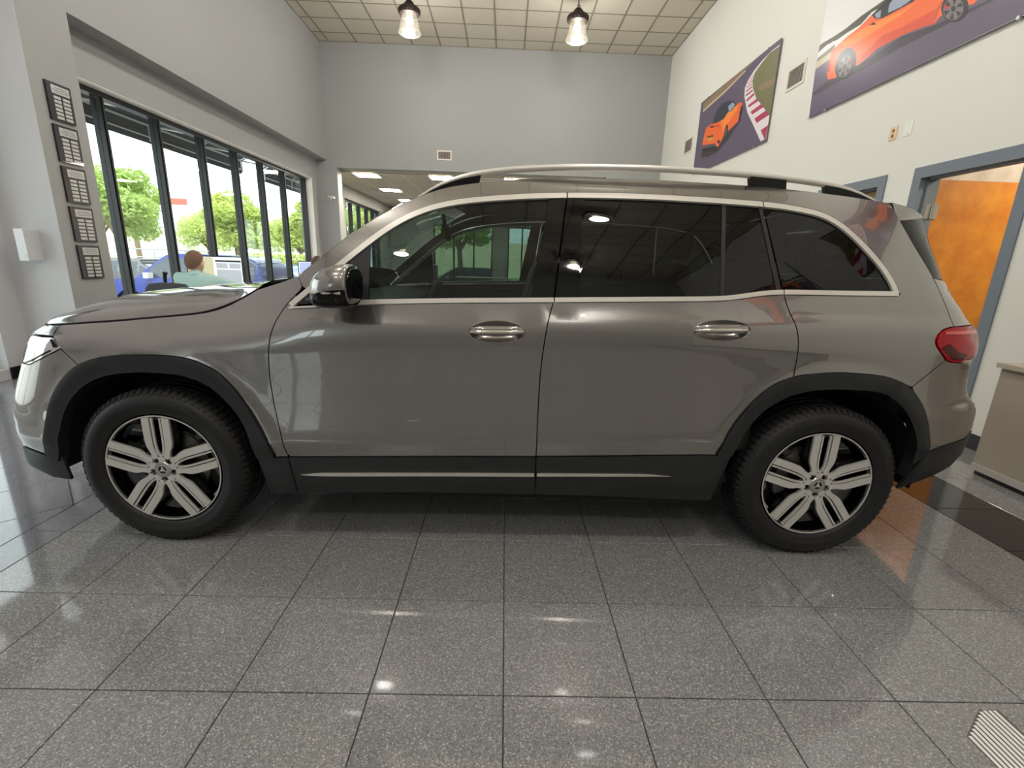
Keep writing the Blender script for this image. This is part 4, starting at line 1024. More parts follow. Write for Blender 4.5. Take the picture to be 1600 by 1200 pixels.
for z in (2.50, 2.545): MB().lathe([(0,0),(.015,0),(.014,.003),(0,.003)], rotm((XE-.006, 4.712, z), 0, -math.pi/2), 14).build('socket', mat('socket_brown', (120, 92, 66), .5), t)
t = empty('blank_plate', (XE, 4.55, 2.46), 'white blank cover plate high on the right wall beside the ivory outlet', 'wall plate')
MB().box(XE-.006, XE, 4.50, 4.585, 2.465, 2.585).build('plate', m_wplate, t, smooth=False)
for z in (2.485, 2.565): MB().lathe([(0,0),(.004,0),(.004,.002),(0,.002)], rotm((XE-.006, 4.542, z), 0, -math.pi/2), 8).build('screw', m_steel, t)
t = empty('security_camera', (-4.21, YB, 2.56), 'small white dome camera on the jamb of the back opening', 'camera')
MB().lathe([(.0,.0),(.055,.0),(.055,.02),(.05,.03),(0,.03)], rotm((-4.20, YB, 2.565), math.pi/2), 20).build('base', m_wplate, t)
MB().lathe([(.045,.03),(.042,.05),(.03,.068),(.0,.076)], rotm((-4.20, YB, 2.565), math.pi/2), 20).build('dome', mat('dome_grey', (170, 170, 172), .2), t)
MB().tube([(-4.17, YB-.02, 2.58), (-4.12, YB-.05, 2.585), (-4.06, YB-.08, 2.575)], .028, 12).build('barrel', m_wplate, t)

# big car pictures on the right wall: flat prints on boards, on stand-offs
PM = {k: mat('print_'+k, c, .42, coat=.25, coat_rough=.2) for k, c in dict(road=(92, 80, 104), road2=(104, 92, 116), sky=(232, 232, 230), grass=(112, 110, 66), earth=(142, 116, 88), white=(236, 228, 228), red=(176, 44, 84), orange=(246, 104, 34), orange2=(222, 74, 26), amber=(252, 140, 50), glassc=(40, 44, 60), glass2=(150, 164, 184), black=(24, 22, 24), tree=(70, 72, 60), plate=(214, 160, 40), rim=(120, 112, 112), caliper=(196, 44, 60), sand=(196, 180, 150), shadow=(48, 42, 52), kerbw=(230, 222, 224)).items()}
def picture(label, y_far, y_near, z0, z1, shapes):
    """print coordinates: u 0..1 from the far edge to the near edge, v 0..1 upwards"""
    t = empty('wall_picture', (XE, (y_far+y_near)/2, z0), label, 'picture')
    X0 = XE-.03
    MB().box(X0, X0+.012, y_near, y_far, z0, z1).build('board', mat('picture_edge', (120, 116, 118), .4), t, smooth=False)
    mb = MB(); keys = []; 
    for q, (mk, pts) in enumerate(shapes):
        if mk not in keys: keys.append(mk)
        x = X0-.0004-.00012*q; mi = keys.index(mk)
        pts = [(min(1, max(0, u)), min(1, max(0, v))) for u, v in pts]
        v2, fs = fill(dedupe(pts, 1e-4)); k = len(mb.v)
        mb.add([(x, y_far+(y_near-y_far)*u, z0+(z1-z0)*v) for u, v in v2], fs, mi)
    me = bpy.data.meshes.new('print'); me.from_pydata(mb.v, [], mb.f)
    for kx in keys: me.materials.append(PM[kx])
    me.polygons.foreach_set('material_index', mb.m); link('print', me, t)
    for u in (.12, .88):
        for v in (.0, 1.0):
            y = y_far+(y_near-y_far)*u; z = z0+(z1-z0)*v
            MB().lathe([(0,-.004),(.013,-.004),(.013,.028),(0,.028)], rotm((X0-.003, y, z), 0, math.pi/2), 14).build('standoff', m_steel, t)
sh1 = [('road', [(0,0),(1,0),(1,1),(0,1)])] + [
    ('earth', [(0.042,0.968),(0.558,1.007),(0.764,1.006),(0.731,0.986),(0.381,0.92),(0.049,0.867)]),
    ('sand', [(0.048,0.875),(0.382,0.912),(0.632,0.965),(0.648,0.948),(0.394,0.884),(0.051,0.841)]),
    ('grass', [(1,0.267),(0.929,0.376),(0.822,0.545),(0.764,0.688),(0.747,0.782),(0.763,0.852),(0.816,0.892),(0.899,0.939),(0.993,0.937),(1.004,0.73),(1.01,0.479),(1.002,0.288)]),
    ('earth', [(0.82,0.639),(0.875,0.659),(1.003,0.635),(1.014,0.574),(0.954,0.571),(0.862,0.588)]),
    ('kerbw', [(0.948,0.022),(0.847,0.226),(0.739,0.442),(0.674,0.652),(0.664,0.755),(0.694,0.819),(0.748,0.875),(0.835,0.923),(0.919,0.944),(0.992,0.943),(0.994,0.93),(0.899,0.936),(0.817,0.89),(0.764,0.849),(0.747,0.779),(0.764,0.686),(0.822,0.543),(0.929,0.373),(1.002,0.255),(1.006,0.028)]),
    ('red', [(0.929,0.147),(1,0.161),(0.997,0.039),(0.987,0.026)]),
    ('red', [(0.838,0.319),(0.952,0.334),(1,0.267),(0.872,0.253)]),
    ('red', [(0.779,0.424),(0.891,0.439),(0.927,0.388),(0.805,0.379)]),
    ('red', [(0.733,0.517),(0.836,0.53),(0.86,0.492),(0.75,0.489)]),
    ('red', [(0.702,0.597),(0.786,0.621),(0.797,0.59),(0.712,0.573)]),
    ('red', [(0.688,0.661),(0.764,0.671),(0.77,0.649),(0.693,0.64)]),
    ('red', [(0.685,0.705),(0.751,0.714),(0.756,0.696),(0.686,0.69)]),
    ('red', [(0.688,0.745),(0.746,0.747),(0.748,0.737),(0.687,0.734)]),
    ('red', [(0.696,0.776),(0.745,0.781),(0.745,0.769),(0.692,0.769)]),
    ('red', [(0.708,0.807),(0.747,0.811),(0.746,0.802),(0.704,0.8)]),
    ('red', [(0.724,0.828),(0.754,0.836),(0.751,0.828),(0.72,0.822)]),
    ('shadow', [(0.126,0.202),(0.127,0.316),(0.375,0.233),(0.479,0.286),(0.516,0.348),(0.658,0.452),(0.679,0.402),(0.532,0.248),(0.403,0.157),(0.247,0.152)]),
    ('black', [(0.127,0.316),(0.363,0.252),(0.386,0.213),(0.356,0.192),(0.147,0.254)]),
    ('orange', [(0.117,0.381),(0.128,0.488),(0.152,0.58),(0.241,0.591),(0.373,0.56),(0.434,0.58),(0.475,0.609),(0.577,0.612),(0.625,0.621),(0.655,0.602),(0.661,0.561),(0.642,0.511),(0.638,0.4),(0.585,0.377),(0.516,0.348),(0.499,0.411),(0.467,0.414),(0.458,0.324),(0.394,0.217),(0.366,0.237),(0.34,0.291),(0.13,0.36)]),
    ('amber', [(0.374,0.552),(0.478,0.594),(0.578,0.605),(0.621,0.598),(0.588,0.542),(0.524,0.489),(0.488,0.43),(0.459,0.418),(0.447,0.343),(0.422,0.451)]),
    ('glassc', [(0.252,0.577),(0.267,0.647),(0.297,0.728),(0.373,0.764),(0.471,0.736),(0.545,0.683),(0.575,0.626),(0.539,0.584),(0.478,0.594),(0.423,0.545),(0.341,0.55)]),
    ('glass2', [(0.468,0.672),(0.524,0.681),(0.564,0.637),(0.534,0.598),(0.489,0.598)]),
    ('orange2', [(0.212,0.549),(0.216,0.575),(0.364,0.513),(0.383,0.472)]),
    ('black', [(0.21,0.556),(0.227,0.563),(0.284,0.536),(0.278,0.519)]),
    ('black', [(0.191,0.45),(0.294,0.417),(0.298,0.397),(0.194,0.429)]),
    ('plate', [(0.2,0.426),(0.289,0.394),(0.287,0.352),(0.202,0.381)]),
    ('black', [(0.514,0.341),(0.513,0.309),(0.51,0.284),(0.504,0.266),(0.496,0.26),(0.488,0.264),(0.48,0.28),(0.473,0.305),(0.469,0.336),(0.467,0.369),(0.467,0.401),(0.471,0.426),(0.477,0.443),(0.485,0.45),(0.493,0.444),(0.501,0.428),(0.507,0.404),(0.512,0.373)]),
    ('rim', [(0.494,0.348),(0.494,0.329),(0.493,0.313),(0.491,0.302),(0.489,0.296),(0.486,0.298),(0.483,0.307),(0.48,0.321),(0.478,0.338),(0.478,0.358),(0.478,0.377),(0.479,0.393),(0.481,0.404),(0.484,0.409),(0.486,0.408),(0.489,0.399),(0.492,0.385),(0.494,0.367)]),
    ('black', [(0.672,0.492),(0.671,0.471),(0.668,0.455),(0.664,0.443),(0.66,0.439),(0.655,0.442),(0.651,0.453),(0.647,0.469),(0.645,0.489),(0.645,0.511),(0.646,0.531),(0.648,0.548),(0.652,0.559),(0.657,0.563),(0.661,0.559),(0.666,0.549),(0.669,0.533),(0.671,0.513)]),
    ('black', [(0.413,0.275),(0.413,0.266),(0.411,0.26),(0.407,0.256),(0.401,0.256),(0.394,0.259),(0.387,0.265),(0.381,0.274),(0.376,0.284),(0.373,0.294),(0.373,0.302),(0.375,0.309),(0.38,0.312),(0.385,0.312),(0.392,0.309),(0.399,0.303),(0.405,0.294),(0.41,0.285)])]
picture('print of an orange sports car from behind on a track, farther car picture', 9.585, 7.0, 2.98, 4.215, sh1)
sh2 = [('sky', [(0,0),(1,0),(1,1),(0,1)])] + [
    ('sky', [(-0.002,0.6),(-0.009,0.425),(0.86,0.475),(0.801,0.909),(-0.134,1.508)]),
    ('tree', [(-0.007,0.598),(0.028,0.601),(0.089,0.591),(0.16,0.589),(0.238,0.605),(0.305,0.605),(0.367,0.606),(0.397,0.559),(0.296,0.578),(0.247,0.54),(0.173,0.547),(0.12,0.544),(0.051,0.56),(-0,0.541)]),
    ('white', [(-0,0.541),(0.094,0.556),(0.107,0.519),(0.001,0.496)]),
    ('grass', [(0.001,0.496),(0.107,0.519),(0.109,0.476),(0,0.462)]),
    ('sand', [(0,0.462),(0.109,0.476),(0.101,0.421),(-0.001,0.405)]),
    ('road', [(-0.003,0.407),(0.097,0.421),(0.445,0.462),(0.87,0.403),(0.924,0.002),(0.014,-0.024)]),
    ('shadow', [(0.005,0.204),(0.105,0.244),(0.218,0.234),(0.291,0.228),(0.474,0.259),(0.604,0.213),(0.777,0.185),(0.794,0.168),(0.637,0.175),(0.484,0.187),(0.3,0.169),(0.164,0.18),(0.027,0.175)]),
    ('orange', [(0.087,0.31),(0.087,0.374),(0.096,0.482),(0.178,0.514),(0.235,0.522),(0.298,0.557),(0.392,0.599),(0.483,0.579),(0.634,0.458),(0.717,0.342),(0.741,0.22),(0.731,0.209),(0.714,0.219),(0.62,0.248),(0.603,0.219),(0.566,0.239),(0.473,0.267),(0.365,0.27),(0.277,0.227),(0.261,0.241),(0.149,0.229),(0.104,0.25)]),
    ('orange2', [(0.276,0.24),(0.296,0.29),(0.379,0.35),(0.464,0.326),(0.599,0.314),(0.614,0.346),(0.613,0.316),(0.603,0.219),(0.566,0.239),(0.473,0.267),(0.365,0.27)]),
    ('amber', [(0.143,0.494),(0.253,0.497),(0.336,0.478),(0.448,0.442),(0.503,0.439),(0.452,0.413),(0.344,0.416),(0.236,0.416),(0.172,0.45)]),
    ('black', [(0.299,0.555),(0.346,0.583),(0.391,0.604),(0.486,0.561),(0.522,0.484),(0.495,0.454),(0.445,0.462),(0.361,0.477),(0.325,0.505)]),
    ('glass2', [(0.382,0.544),(0.396,0.569),(0.478,0.536),(0.496,0.486),(0.482,0.476),(0.444,0.471),(0.383,0.491)]),
    ('glass2', [(0.316,0.545),(0.345,0.548),(0.349,0.494),(0.328,0.508)]),
    ('black', [(0.298,0.489),(0.318,0.491),(0.336,0.459)]),
    ('black', [(0.261,0.226),(0.252,0.196),(0.237,0.177),(0.217,0.173),(0.195,0.183),(0.173,0.207),(0.155,0.243),(0.142,0.286),(0.136,0.33),(0.138,0.37),(0.149,0.401),(0.165,0.418),(0.186,0.42),(0.208,0.407),(0.229,0.382),(0.246,0.347),(0.258,0.306),(0.263,0.264)]),
    ('rim', [(0.238,0.233),(0.231,0.212),(0.221,0.199),(0.208,0.195),(0.194,0.201),(0.18,0.216),(0.168,0.24),(0.16,0.268),(0.157,0.298),(0.159,0.325),(0.165,0.346),(0.176,0.359),(0.189,0.362),(0.204,0.355),(0.217,0.339),(0.228,0.316),(0.236,0.288),(0.239,0.26)]),
    ('caliper', [(0.215,0.315),(0.232,0.317),(0.235,0.271),(0.222,0.271)]),
    ('black', [(0.716,0.178),(0.71,0.16),(0.699,0.153),(0.684,0.157),(0.667,0.173),(0.649,0.199),(0.634,0.232),(0.622,0.268),(0.616,0.302),(0.617,0.33),(0.623,0.348),(0.635,0.354),(0.651,0.348),(0.669,0.33),(0.685,0.304),(0.7,0.271),(0.711,0.237),(0.716,0.205)]),
    ('rim', [(0.7,0.194),(0.695,0.18),(0.687,0.173),(0.676,0.176),(0.663,0.188),(0.65,0.207),(0.638,0.232),(0.63,0.258),(0.626,0.284),(0.626,0.305),(0.631,0.319),(0.64,0.325),(0.652,0.321),(0.665,0.308),(0.677,0.289),(0.688,0.265),(0.696,0.239),(0.7,0.214)]),
    ('caliper', [(0.625,0.297),(0.637,0.308),(0.65,0.295),(0.639,0.261)]),
    ('black', [(0.209,0.267),(0.208,0.261),(0.205,0.257),(0.202,0.256),(0.199,0.257),(0.195,0.261),(0.192,0.267),(0.19,0.275),(0.188,0.283),(0.188,0.29),(0.19,0.296),(0.192,0.3),(0.196,0.301),(0.199,0.299),(0.203,0.296),(0.206,0.289),(0.208,0.282),(0.209,0.274)]),
    ('black', [(0.672,0.237),(0.671,0.233),(0.67,0.23),(0.667,0.23),(0.664,0.232),(0.662,0.236),(0.659,0.241),(0.657,0.248),(0.656,0.254),(0.655,0.26),(0.656,0.264),(0.658,0.267),(0.66,0.267),(0.663,0.265),(0.666,0.261),(0.669,0.255),(0.671,0.249),(0.672,0.243)]),
    ('caliper', [(0.088,0.304),(0.088,0.362),(0.094,0.411),(0.103,0.32)]),
    ('black', [(0.209,0.259),(0.234,0.233),(0.224,0.209)]),
    ('black', [(0.198,0.255),(0.205,0.201),(0.187,0.213)]),
    ('black', [(0.188,0.274),(0.169,0.247),(0.161,0.284)]),
    ('black', [(0.189,0.298),(0.162,0.326),(0.173,0.349)]),
    ('black', [(0.2,0.302),(0.192,0.356),(0.21,0.342)]),
    ('black', [(0.21,0.283),(0.228,0.309),(0.236,0.273)]),
    ('black', [(0.674,0.228),(0.697,0.197),(0.69,0.18)]),
    ('black', [(0.665,0.229),(0.675,0.181),(0.658,0.198)]),
    ('black', [(0.654,0.249),(0.64,0.233),(0.631,0.268)]),
    ('black', [(0.654,0.269),(0.629,0.302),(0.637,0.318)]),
    ('black', [(0.663,0.268),(0.653,0.316),(0.669,0.298)]),
    ('black', [(0.673,0.248),(0.686,0.263),(0.696,0.23)])]
picture('print of an orange sports car from the side, nearer picture above the doors', 6.10, 3.42, 3.02, 4.28, sh2)
picture('print of an orange sports car from behind, third picture of the right wall', 2.55, -.03, 3.0, 4.235, sh1)
picture('print of an orange sports car from the side, fourth picture of the right wall', -.95, -3.63, 3.0, 4.26, sh2)

# cabinet at the right edge
t = empty('low_cabinet', (3.34, 2.0, 0), 'low beige cabinet standing against the right wall beside the open door', 'cabinet')
m_cab = mat('cabinet_greige', (172, 160, 146), .5, bump=(120, .04)); m_cabt = mat('cabinet_edge', (186, 174, 158), .45)
MB().box(3.125, XE-.014, 1.2, 2.80, .032, .715).build('body', m_cab, t, smooth=False)
MB().box(3.10, XE-.014, 1.2, 2.815, .715, .745).build('top', m_cabt, t, smooth=False)
MB().box(3.14, XE-.02, 1.2, 2.79, 0, .032).build('plinth', m_base, t, smooth=False)
MB().box(3.117, 3.125, 1.2, 2.80, .032, .075).build('bottom_rail', mat('cabinet_rail', (190, 184, 178), .45), t, smooth=False)

# white slats added for a striped reflection in the floor at the right
t = empty('floor_reflection', (1.50, .88, 0), 'white slats standing in for a striped reflection on the lower right tiles', 'grille')  # grille is only the category, the slats stand in for a reflection
m_stripe = mat('reflection_white', (250, 250, 246), .35); 
MB().add([(1.34,.5,.0006),(1.516,.5,.0006),(1.516,1.082,.0006),(1.458,1.082,.0006),(1.34,1.0,.0006),(1.34,.5,-.002),(1.516,.5,-.002),(1.516,1.082,-.002),(1.458,1.082,-.002),(1.34,1.0,-.002)], [(0,1,2,3,4),(9,8,7,6,5)]+[(i,(i+1)%5,5+(i+1)%5,5+i) for i in range(5)]).build('reflection_base', mat('reflection_backing', (96, 93, 90), .5), t, smooth=False)
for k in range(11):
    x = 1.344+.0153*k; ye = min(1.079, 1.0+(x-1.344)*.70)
    MB().box(x, x+.0092, .5, ye, .0006, .0016).build('slat', m_stripe, t, smooth=False)

# ------------------------------------------------------------------ office corner by the window
m_desk = mat('desk_top', (150, 132, 112), .4); m_blk = mat('black_plastic', (22, 22, 24), .45)
def desk(x0, x1, y0, y1, label):
    t = empty('desk', ((x0+x1)/2, (y0+y1)/2, 0), label, 'desk')
    MB().box(x0, x1, y0, y1, .71, .74).build('desk_top', m_desk, t, smooth=False)
    for a in (x0+.04, x1-.08):
        for b in (y0+.04, y1-.08): MB().box(a, a+.04, b, b+.04, 0, .71).build('leg', m_blk, t, smooth=False)
desk(-4.05, -2.75, 5.35, 6.05, 'office desk behind the car bonnet under the big monitor')
desk(-3.7, -2.4, 6.95, 7.65, 'office desk farther along the window under the small monitor')
m_scr = mat('screen_white', (226, 230, 236), .3, emit=.75, emit_col=(222, 228, 236)); m_scr2 = mat('screen_grey', (190, 198, 206), .3, emit=.5, emit_col=(190, 198, 206)); m_scr3 = mat('screen_beige', (210, 206, 170), .3, emit=.6, emit_col=(206, 202, 164)); m_scrd = mat('screen_dark', (60, 62, 66), .3)
def monitor(M, w_, hgt, label, layout):
    t = empty('monitor', M.translation, label, 'monitor'); 
    def bx(a0, a1, b0, b1, c0, c1): return MB().add([M @ Vector((a, c_, b)) for c_ in (c0, c1) for a, b in ((a0,b0),(a1,b0),(a1,b1),(a0,b1))], [(0,3,2,1),(4,5,6,7),(0,1,5,4),(1,2,6,5),(2,3,7,6),(3,0,4,7)])
    bx(-w_/2, w_/2, -hgt/2, hgt/2, 0, .03).build('case', m_blk, t, smooth=False)
    s0 = bx(-w_/2+.012, w_/2-.012, -hgt/2+.014, hgt/2-.012, -.0012, 0).build('screen', m_scr, t, smooth=False)
    for a0, a1, b0, b1, m in layout: bx(-w_/2+w_*a0, -w_/2+w_*a1, -hgt/2+hgt*b0, -hgt/2+hgt*b1, -.002, -.0013).build('screen_window', m, s0, smooth=False)
    z = M.translation.z; bx(-.03, .03, -(z-.745), 0, .03, .06).build('stand', m_blk, t, smooth=False)
    bx(-.13, .13, -(z-.741), -(z-.756), -.06, .14).build('stand_base', m_blk, t, smooth=False)
monitor(rotm((-3.425, 5.68, 1.045), 0, 0, .03), .645, .335, 'large monitor showing a spreadsheet in front of the man in the teal shirt', [(.02, .48, .05, .95, m_scr3), (.52, .97, .80, .86, m_scrd), (.53, .73, .58, .76, m_scr2), (.76, .96, .58, .76, m_scr2), (.53, .96, .06, .54, m_scr2)])
monitor(rotm((-2.95, 7.2, 1.06), 0, 0, .15), .30, .22, 'small monitor with bluish screen farther along the window', [(.08, .95, .1, .9, mat('screen_blue', (170, 186, 226), .3, emit=.7, emit_col=(170, 186, 226)))])
def office_chair(x, y, rz, label):
    t = empty('office_chair', (x, y, 0), label, 'chair'); M = rotm((x, y, 0), 0, 0, rz)
    m = mat('chair_fabric', (62, 64, 68), .7)
    a = MB(); n0 = 0; rbox(a, 0, 0, .39, .50, .48, .09); a.v = [tuple(M @ Vector(p)) for p in a.v]; a.build('seat', m, t, angle=60)
    a = MB(); rbox(a, 0, -.27, .74, .44, .08, .42); a.v = [tuple(M @ Vector(p)) for p in a.v]; a.build('backrest', m, t, angle=60)
    g = MB(); g.tube([M @ Vector((0,0,.08)), M @ Vector((0,0,.44))], .03, 10); g.build('column', m_blk, t)
    g = MB(); g.tube([M @ Vector((0,-.18,.44)), M @ Vector((0,-.30,.52)), M @ Vector((0,-.30,.80))], .02, 8); g.build('back_post', m_blk, t)
    for s_ in (-1, 1):
        g = MB(); g.tube([M @ Vector((s_*.25,.0,.46)), M @ Vector((s_*.29,.0,.50)), M @ Vector((s_*.29,.02,.68))], .016, 8); g.obox(M @ Matrix.Translation((s_*.29, .05, .69)), .06, .24, .03); g.build('armrest', m_blk, t)
    for k in range(5):
        an = 2*math.pi*k/5; g = MB(); g.tube([M @ Vector((0,0,.09)), M @ Vector((.28*math.cos(an), .28*math.sin(an), .065))], .018, 8); g.tube([M @ Vector((.28*math.cos(an), .28*math.sin(an)-.012, .03)), M @ Vector((.28*math.cos(an), .28*math.sin(an)+.012, .03))], .03, 12); g.build('base_leg', m_blk, t)
office_chair(-3.34, 4.96, .12, 'office chair under the man in the teal shirt')
office_chair(-2.61, 6.65, .1, 'office chair at the far desk under the second man')
t = empty('desk_phone', (-3.80, 5.42, .74), 'black telephone handset standing on the desk left of the man', 'phone')
MB().box(-3.88, -3.72, 5.38, 5.52, .741, .79).build('base', m_blk, t, smooth=False)
MB().tube([(-3.83, 5.40, .78), (-3.822, 5.385, .90), (-3.81, 5.375, .98), (-3.80, 5.375, 1.02)], [.022, .018, .019, .026], 12).build('handset', m_blk, t)

# ------------------------------------------------------------------ people (one continuous body each)
def person(label, joints, edges, shirt, trousers, hair_col, head_c, head_dir, skin=(222, 178, 156), hair_cov=.55):
    """joints: name -> (pos, radius); grown with a skin modifier from the pelvis"""
    t = empty('person', (joints['pelvis'][0][0], joints['pelvis'][0][1], 0), label, 'person')
    nm = list(joints); me = bpy.data.meshes.new('body'); me.from_pydata([joints[k][0] for k in nm], [(nm.index(a), nm.index(b)) for a, b in edges], [])
    o = bpy.data.objects.new('tmp_body', me); C.objects.link(o)
    o.modifiers.new('skin', 'SKIN'); o.modifiers.new('sub', 'SUBSURF').levels = 2; o.modifiers['sub'].render_levels = 2
    for i, k in enumerate(nm):
        r = joints[k][1]; sv = me.skin_vertices[0].data[i]; sv.radius = r if hasattr(r, '__len__') else (r, r); sv.use_root = (k == 'pelvis')
    bpy.context.view_layer.update()
    m2 = bpy.data.meshes.new_from_object(o.evaluated_get(bpy.context.evaluated_depsgraph_get())); bpy.data.objects.remove(o)
    m2.materials.clear()
    for mm in (mat('shirt_'+label[:20].replace(' ', '_'), shirt, .75, bump=(60, .25)), mat('skin', skin, .5), mat('trousers_dark', trousers, .8)): m2.materials.append(mm)
    J = {k: Vector(v[0]) for k, v in joints.items()}
    skinset = {'head', 'crown', 'face', 'neck2', 'nose', 'ear_l', 'ear_r', 'chin', 'hand_l', 'hand_r'} | {k for k in J if k.startswith('f_')}; legset = {'pelvis', 'knee_l', 'knee_r', 'ankle_l', 'ankle_r', 'toe_l', 'toe_r', 'hip_l', 'hip_r', 'thigh_l', 'thigh_r', 'shin_l', 'shin_r'}
    for f in m2.polygons:
        k = min(J, key=lambda q: (J[q]-f.center).length); f.material_index = 1 if k in skinset else 2 if k in legset else 0
    m2.shade_smooth(); link('body', m2, t)
    # hair cap
    hd = Vector(head_c); d = Vector(head_dir).normalized(); hv = []; hf = []; n, seg = 10, 24
    up_ = Vector((0,0,1)); sd = d.cross(up_).normalized(); back = -d
    ax = (up_*1.0+back*.9).normalized(); a1 = ax.cross(sd).normalized()
    for i in range(n+1):
        ph = math.radians(88*hair_cov/.55)*i/n
        for j in range(seg):
            th = 2*math.pi*j/seg; v = ax*math.cos(ph)+(sd*math.cos(th)+a1*math.sin(th))*math.sin(ph)
            l = Vector((v.dot(sd)*.085, v.dot(d)*.104, v.dot(up_)*.118)); hv.append(tuple(hd + sd*l.x + d*l.y + up_*l.z))
    hf = [(i*seg+j, i*seg+(j+1) % seg, (i+1)*seg+(j+1) % seg, (i+1)*seg+j) for i in range(n) for j in range(seg)]
    MB().add(hv, hf).build('hair', mat('hair_'+label[:20].replace(' ', '_'), hair_col, .8, bump=(400, .4)), t, angle=80)
    for s_ in (-1, 1):
        MB().lathe([(0,-.011),(.008,-.008),(.011,0),(.008,.008),(0,.011)], Matrix.Translation(hd+d*.084+sd*s_*.032+up_*.0), 10).build('eye', mat('eye_white', (225, 222, 216), .2), t)
    # collar
    cn = J['neck']; MB().tube([cn+Vector((.070*math.cos(a), .066*math.sin(a), .012+.01*math.sin(a))) for a in (2*math.pi*i/20 for i in range(21))], .016, 8).build('collar', mat('shirt_'+label[:20].replace(' ', '_'), shirt, .75), t)
    return t
def seated(px, py, lean, headx, heady, headz, sh_l, sh_r, el_l, el_r, ha_l, ha_r, yaw=0):
    J = {}; 
    J['pelvis'] = ((px, py-.05, .56), (.15,.12)); J['waist'] = ((px+lean[0]*.3, py+lean[1]*.3, .72), (.15,.11)); J['chest'] = ((px+lean[0]*.7, py+lean[1]*.7, .90), (.165,.12))
    J['neck'] = (((sh_l[0]+sh_r[0])/2*.45+headx*.55, (sh_l[1]+sh_r[1])/2*.5+heady*.5-.01, headz-.115), .058)
    J['neck2'] = ((headx, heady-.012, headz-.085), .054)
    J['head'] = ((headx, heady, headz-.015), (.074,.088)); J['crown'] = ((headx, heady-.01, headz+.055), (.062,.075)); J['chin'] = ((headx, heady+.06, headz-.085), .030); J['nose'] = ((headx, heady+.098, headz-.012), .013)
    J['ear_l'] = ((headx-.088, heady-.005, headz-.01), (.012,.022)); J['ear_r'] = ((headx+.088, heady-.005, headz-.01), (.012,.022))
    E = [('pelvis','waist'),('waist','chest'),('chest','neck'),('neck','neck2'),('neck2','head'),('head','crown'),('head','chin'),('head','nose'),('head','ear_l'),('head','ear_r')]
    for s_, sh, e, ha in (('l', sh_l, el_l, ha_l), ('r', sh_r, el_r, ha_r)):
        J['shoulder_'+s_] = (sh, .070); J['elbow_'+s_] = (e, .050); J['wrist_'+s_] = (tuple(np.array(e)*.12+np.array(ha)*.88), .032); J['hand_'+s_] = (ha, (.038,.018))
        E += [('chest','shoulder_'+s_),('shoulder_'+s_,'elbow_'+s_),('elbow_'+s_,'wrist_'+s_),('wrist_'+s_,'hand_'+s_)]
        dr = (Vector(ha)-Vector(e)).normalized(); sd = dr.cross(Vector((0,0,1))).normalized(); sg = 1 if s_ == 'l' else -1
        for q, (o_, ln) in enumerate(((-.030,.068),(-.010,.080),(.011,.074),(.030,.058))):
            b = Vector(ha)+dr*.035+sd*o_; J['f_a%d%s' % (q, s_)] = (tuple(b), .0095); J['f_b%d%s' % (q, s_)] = (tuple(b+dr*ln*.55+Vector((0,0,-.006))), .0085); J['f_c%d%s' % (q, s_)] = (tuple(b+dr*ln+Vector((0,0,-.022))), .0075)
            E += [('hand_'+s_,'f_a%d%s' % (q, s_)),('f_a%d%s' % (q, s_),'f_b%d%s' % (q, s_)),('f_b%d%s' % (q, s_),'f_c%d%s' % (q, s_))]
        b = Vector(ha)-dr*.015+sd*sg*.042; J['f_t'+s_] = (tuple(b), .011); J['f_u'+s_] = (tuple(b+dr*.04+sd*sg*.012), .009); E += [('hand_'+s_,'f_t'+s_),('f_t'+s_,'f_u'+s_)]
    for s_, dx in (('l', -.10), ('r', .10)):
        J['hip_'+s_] = ((px+dx, py, .55), .095); J['thigh_'+s_] = ((px+dx*1.3, py+.2, .545), .082); J['knee_'+s_] = ((px+dx*1.5, py+.40, .53), .062); J['shin_'+s_] = ((px+dx*1.5, py+.42, .30), .052); J['ankle_'+s_] = ((px+dx*1.5, py+.40, .09), .038); J['toe_'+s_] = ((px+dx*1.7, py+.57, .045), (.040,.035))
        E += [('pelvis','hip_'+s_),('hip_'+s_,'thigh_'+s_),('thigh_'+s_,'knee_'+s_),('knee_'+s_,'shin_'+s_),('shin_'+s_,'ankle_'+s_),('ankle_'+s_,'toe_'+s_)]
    return J, E
J, E = seated(-3.28, 4.98, (.05,.14), -3.295, 5.13, 1.135, (-3.435,5.06,.985), (-3.06,5.08,.955), (-3.46,5.20,.78), (-2.90,5.22,.88), (-3.36,5.46,.775), (-2.86,5.50,.79))
person('seated man in a teal shirt seen from behind, leaning towards the large monitor', J, E, (184, 220, 216), (40, 42, 50), (128, 98, 78), (-3.295, 5.125, 1.15), (.15, 1, 0))
J, E = seated(-2.61, 6.66, (.0,.08), -2.63, 6.74, 1.12, (-2.80,6.70,.96), (-2.44,6.70,.96), (-2.84,6.85,.78), (-2.40,6.85,.78), (-2.74,7.06,.775), (-2.50,7.06,.775))
person('seated man in a pale shirt, almost hidden behind the windscreen pillar of the car', J, E, (190, 196, 204), (44, 44, 50), (96, 74, 60), (-2.63, 6.735, 1.135), (.05, 1, 0))
